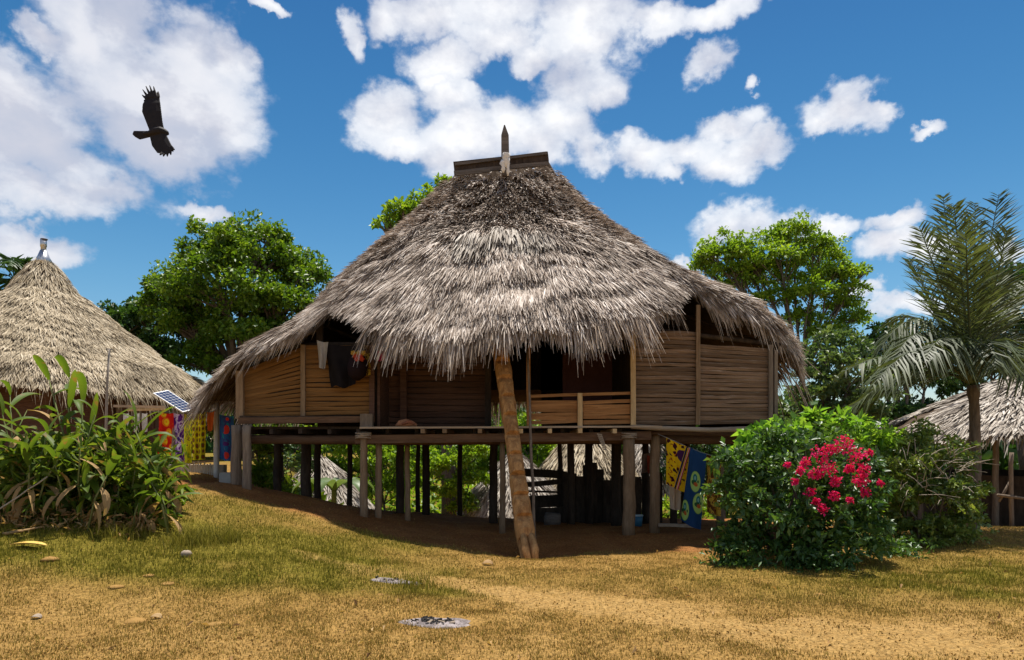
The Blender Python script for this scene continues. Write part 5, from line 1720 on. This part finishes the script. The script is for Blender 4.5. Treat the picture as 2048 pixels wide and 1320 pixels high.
# ------------------------------------------------------------------ details on the yard
def stone(px, Y, r, label, col, name='stone', flat=.55, group=None, sink=.35):
    x = (px - 1024) / F * Y
    z = ground_z(x, Y)
    d = [Vector(v) for v in unit(np.array([[math.cos(a) * math.cos(b), math.sin(a) * math.cos(b), math.sin(b)] for b in (-1.2, -.6, 0, .6, 1.15) for a in np.arange(0, 6.28, .7)]))]
    vs = [Vector((x, Y, z + r * flat * (.5 - sink))) + Vector((q.x * r * random.uniform(.85, 1.15), q.y * r * random.uniform(.85, 1.15), q.z * r * flat * random.uniform(.85, 1.15))) for q in d]
    n = 9; fs = []
    for i in range(4):
        for k in range(n):
            j = (k + 1) % n
            fs.append((i * n + k, i * n + j, i * n + n + j, i * n + n + k))
    fs += [tuple(range(n))[::-1], tuple(range(4 * n, 5 * n))]
    return MB().add(vs, fs).build(name, col, None, True, label=label, cat='stone', **({'group': group} if group else {}))


PST = plain('pale_stone', (.30, .235, .175), .85, 0, .15, .3, 10, .4)
TST = plain('tan_stone', (.27, .155, .048), .9, 0, .1, .35, 10, .4)
CRUMB = leaf_mat('soil_crumb', [(.1, (.11, .055, .016)), (.5, (.25, .14, .04)), (.95, (.42, .28, .10))], .1, .9, .05)
stone(372, 8.55, .07, 'round pale stone half buried in the grass below the green tuft', PST, flat=.8, sink=.1)
stone(100, 8.0, .10, 'flat tan stone bedded in the dry grass below the yellow leaf', TST, flat=.35, sink=.55)
FLUSH = [(297, 1187, .07, 'tan stone flush with the yard, the left of two close together'), (335, 1195, .08, 'tan stone flush with the yard, the right of two close together'), (232, 1203, .085, 'earth-coloured flat stone left of the two close together'), (270, 1248, .11, 'widest flat stone worn into the bare earth of the yard'),
         (430, 1260, .09, 'flat stone nearest the large ash patch on its left'), (760, 1195, .045, 'small stone just below the faded ash patch'), (1290, 1190, .04, 'small stone on the grass above the sandy path'), (1420, 1270, .05, 'small stone on the sandy path below the flowering bush'), (1640, 1190, .06, 'dark clod where the bush shadow ends in a point')]
for (px, py, r_, lab) in FLUSH:
    Yb = CAMZ * F / (py - HOR)
    stone(px, Yb, r_, lab, TST, flat=.28, sink=.62)
# crumbs of soil and dry leaf bits over the trodden ground
x, y = scatter(60000, -12, 12, 4.6, 14, lambda x, y: .25 + .75 * sstep(.4, .65, fbm(x * 2.2 + 11, y * 2.2)))
leaf_cloud('soil_crumbs', np.stack([x, y, height(x, y) + .002], -1), unit(RNG.normal(size=(len(x), 3)) * np.array([1, 1, .35])), .010 + .022 * RNG.random(len(x)) ** 2, .6, CRUMB, None, fold=.35, label='crumbs of soil and bits of dry leaf strewn over the yard', cat='soil', kind='stuff')
x, y = scatter(1500, -12, 12, 4.8, 12, lambda x, y: .15 + .5 * sstep(.45, .7, fbm(x * 1.1 + 31, y * 1.1)))
leaf_cloud('leaf_litter', np.stack([x, y, height(x, y) + .012], -1), unit(RNG.normal(size=(len(x), 3)) * np.array([1, 1, .25])), .03 + .06 * RNG.random(len(x)), .35, L_DRY, None, fold=.3, label='dry curled leaves and straw blown across the open yard', cat='leaf litter', kind='stuff')
# chip of bark and scraps
for (px, py, s_, lab) in ((965, 1128, .09, 'curled brown husk lying at the edge of the house shadow'), (300, 1243, .06, 'dark twist of dry leaf on the bare earth'), (62, 1245, .05, 'small pale scrap of paper on the bare earth')):
    Yb = CAMZ * F / (py - HOR)
    x = (px - 1024) / F * Yb
    vs, fs = long_leaf((x, Yb, ground_z(x, Yb) + .015), (.9, .3, 0), s_ * 2, s_, .5, 1.2, 6, .8)
    o = link('husk' if 'husk' in lab else ('paper_scrap' if 'paper' in lab else 'curled_leaf'), MB().add(vs, fs).mesh('scrap'), PST if 'paper' in lab else L_DRY, None, True, label=lab, cat='scrap' if 'paper' in lab else 'leaf')
    o.modifiers.new('thickness', 'SOLIDIFY').thickness = .005


def ash(px, py, rx, ry, label, chunks, dark=1.0):
    Yb = CAMZ * F / (py - HOR)
    cx = (px - 1024) / F * Yb
    a = empty('ash_patch', (cx, Yb, ground_z(cx, Yb)), label, 'ash heap')
    na, nr = 40, 9
    vs = []; fs = []
    for j in range(nr + 1):
        for k in range(na):
            an = 2 * math.pi * k / na
            q = j / nr * (1 + .85 * (float(fbm(np.array([math.cos(an) * 1.6 + 5 + px * .01]), np.array([math.sin(an) * 1.6 + 5]))[0]) - .5))
            x, y = cx + math.cos(an) * rx * q, Yb + math.sin(an) * ry * q
            edge = 1 - (j / nr) ** 3
            z = ground_z(x, y) + .004 + .018 * edge * (.4 + float(fbm(np.array([x * 14]), np.array([y * 14]))[0])) - (.012 if j == nr else 0)
            vs.append((x, y, z))
    for j in range(nr):
        for k in range(na):
            l = (k + 1) % na
            fs.append((j * na + k, j * na + na + k, j * na + na + l, j * na + l))
    MB().add(vs, fs).build('ash', ASH, a, True)
    for i in range(chunks):
        an = random.uniform(0, 6.28); q = abs(random.gauss(0, .45))
        x, y = cx - .12 * rx + math.cos(an) * rx * min(q, .85) * .8, Yb + math.sin(an) * ry * min(q, .85) * .8
        z = ground_z(x, y) + .016
        s_ = random.uniform(.008, .03)
        an2 = random.uniform(0, 6.28)
        MB().tube([(x, y, z), (x + math.cos(an2) * s_ * 1.8, y + math.sin(an2) * s_ * 1.8, z + s_ * random.uniform(.1, .8))], [s_ * .55, s_ * .4], 6, .3).build('charcoal', CHAR if random.random() < .7 else PST, a)
    return a


ASH, N = new_mat('wood_ash')
oc = N.tc('Object')
n1_ = N.noise(oc, 9, 6, .7); n2_ = N.noise(oc, 40, 4, .7)
c = N.mix(N.ss(n1_, .38, .62), (.16, .135, .13), (.36, .31, .30))
c = N.mix(N.ss(n2_, .56, .68), c, (.06, .05, .05))
N.out(N.principled(c, .98, .03, N.bump(N.m('ADD', n1_, n2_), .8, .03)))
CHAR = plain('charcoal', (.02, .018, .018), .8, 0, .2, .3, 20)
ash(875, 1247, .345, .20, 'large grey patch of wood ash with charcoal in the dry grass', 150)
ash(795, 1170, .33, .11, 'small faded ash patch on bare earth up the slope from the large one', 14)


# ------------------------------------------------------------------ the vulture overhead
def B2(zx, zy): return (200 + zx / 6.0, 130 + zy / 6.0)


BY = 14.5
bird_c = P(*B2(680, 800), BY)


def bp(zx, zy, dy=0.0):
    q = P(*B2(zx, zy), BY)
    return Vector((q[0], BY + dy, q[2]))


def slab(mb, lead, trail, th):
    """Closed wing slab: matching leading and trailing points, thickness along Y."""
    n = len(lead); vs = []
    for i in range(n):
        l, t = lead[i], trail[i]
        h = th[i] / 2
        for w, hh in ((0, .35), (.25, 1), (.6, .8), (1, .35)):
            p = l.lerp(t, w)
            vs += [p + Vector((0, -h * hh, 0)), p + Vector((0, h * hh, 0))]
    fs = []
    for i in range(n - 1):
        a = i * 8; b_ = a + 8
        for k in range(3):
            fs += [(a + 2 * k, a + 2 * k + 2, b_ + 2 * k + 2, b_ + 2 * k), (a + 2 * k + 1, b_ + 2 * k + 1, b_ + 2 * k + 3, a + 2 * k + 3)]
        fs += [(a, b_, b_ + 1, a + 1), (a + 6, a + 7, b_ + 7, b_ + 6)]
    for a, fl_ in ((0, False), ((n - 1) * 8, True)):
        f = (a, a + 1, a + 3, a + 5, a + 7, a + 6, a + 4, a + 2)
        fs.append(f if not fl_ else f[::-1])
    mb.add(vs, fs)


def feather(mb, p0, p1, w):
    d = (p1 - p0)
    s = Vector((d.z, 0, -d.x)).normalized()
    pts = [p0, p0.lerp(p1, .5), p1]
    vs = []
    for p, k in zip(pts, (1, .85, .25)):
        for a, b_ in ((-1, -1), (1, -1), (1, 1), (-1, 1)):
            vs.append(p + s * a * w * k / 2 + Vector((0, b_ * .018, 0)))
    mb.add(vs, [(3, 2, 1, 0), (8, 9, 10, 11)] + [(r * 4 + i, r * 4 + (i + 1) % 4, r * 4 + 4 + (i + 1) % 4, r * 4 + 4 + i) for r in range(2) for i in range(4)])


bm_ = MB()
# body: tail end to beak
bm_.tube([bp(520, 825), bp(590, 825), bp(660, 805), bp(730, 800), bp(780, 808), bp(808, 822), bp(826, 833)], [.03, .06, .095, .10, .07, .05, .012], 12)
# far (upper) wing
lead = [bp(775, 800), bp(745, 680, .02), bp(722, 545, .05), bp(695, 425, .10), bp(668, 335, .16)]
trail = [bp(600, 800), bp(548, 680, .02), bp(486, 545, .06), bp(478, 440, .11), bp(500, 345, .17)]
slab(bm_, lead, trail, [.10, .07, .05, .04, .03])
for (a_, b_) in (((660, 345), (634, 252)), ((630, 345), (578, 192)), ((600, 345), (530, 180)), ((570, 350), (485, 188)), ((540, 355), (446, 230)), ((515, 365), (438, 296)), ((500, 390), (462, 362)), ((495, 420), (468, 412)), ((490, 450), (470, 450))):
    feather(bm_, bp(*a_, .15), bp(*b_, .22), .055)
# near (lower) wing, swung towards the viewer
lead = [bp(780, 800), bp(828, 880, -.06), bp(880, 965, -.12), bp(930, 1040, -.18)]
trail = [bp(600, 860), bp(642, 985, -.06), bp(722, 1085, -.12), bp(850, 1115, -.18)]
slab(bm_, lead, trail, [.10, .06, .05, .03])
for (a_, b_) in (((895, 1015), (957, 1072)), ((890, 1030), (938, 1092)), ((885, 1060), (912, 1132)), ((855, 1075), (870, 1150)), ((825, 1085), (822, 1150)), ((800, 1085), (780, 1135))):
    feather(bm_, bp(*a_, -.16), bp(*b_, -.22), .06)
# tail fan
slab(bm_, [bp(600, 792), bp(500, 790), bp(405, 788), bp(388, 830)], [bp(600, 865), bp(530, 885), bp(478, 897), bp(420, 865)], [.06, .04, .03, .03])
VULT, N = new_mat('vulture_plumage')
n_ = N.noise(N.tc('Object'), 9, 4, .6)
N.out(N.principled(N.mix(n_, (.007, .006, .007), (.030, .022, .020)), .7, .2))
bird = bm_.build('soaring_vulture', VULT, None, label='black vulture soaring with spread fingered wings under the grey cloud', cat='bird')
rm = bird.modifiers.new('merge', 'REMESH'); rm.mode = 'VOXEL'; rm.voxel_size = .010; rm.use_smooth_shade = True
sm = bird.modifiers.new('smooth', 'SMOOTH'); sm.factor = .3; sm.iterations = 1
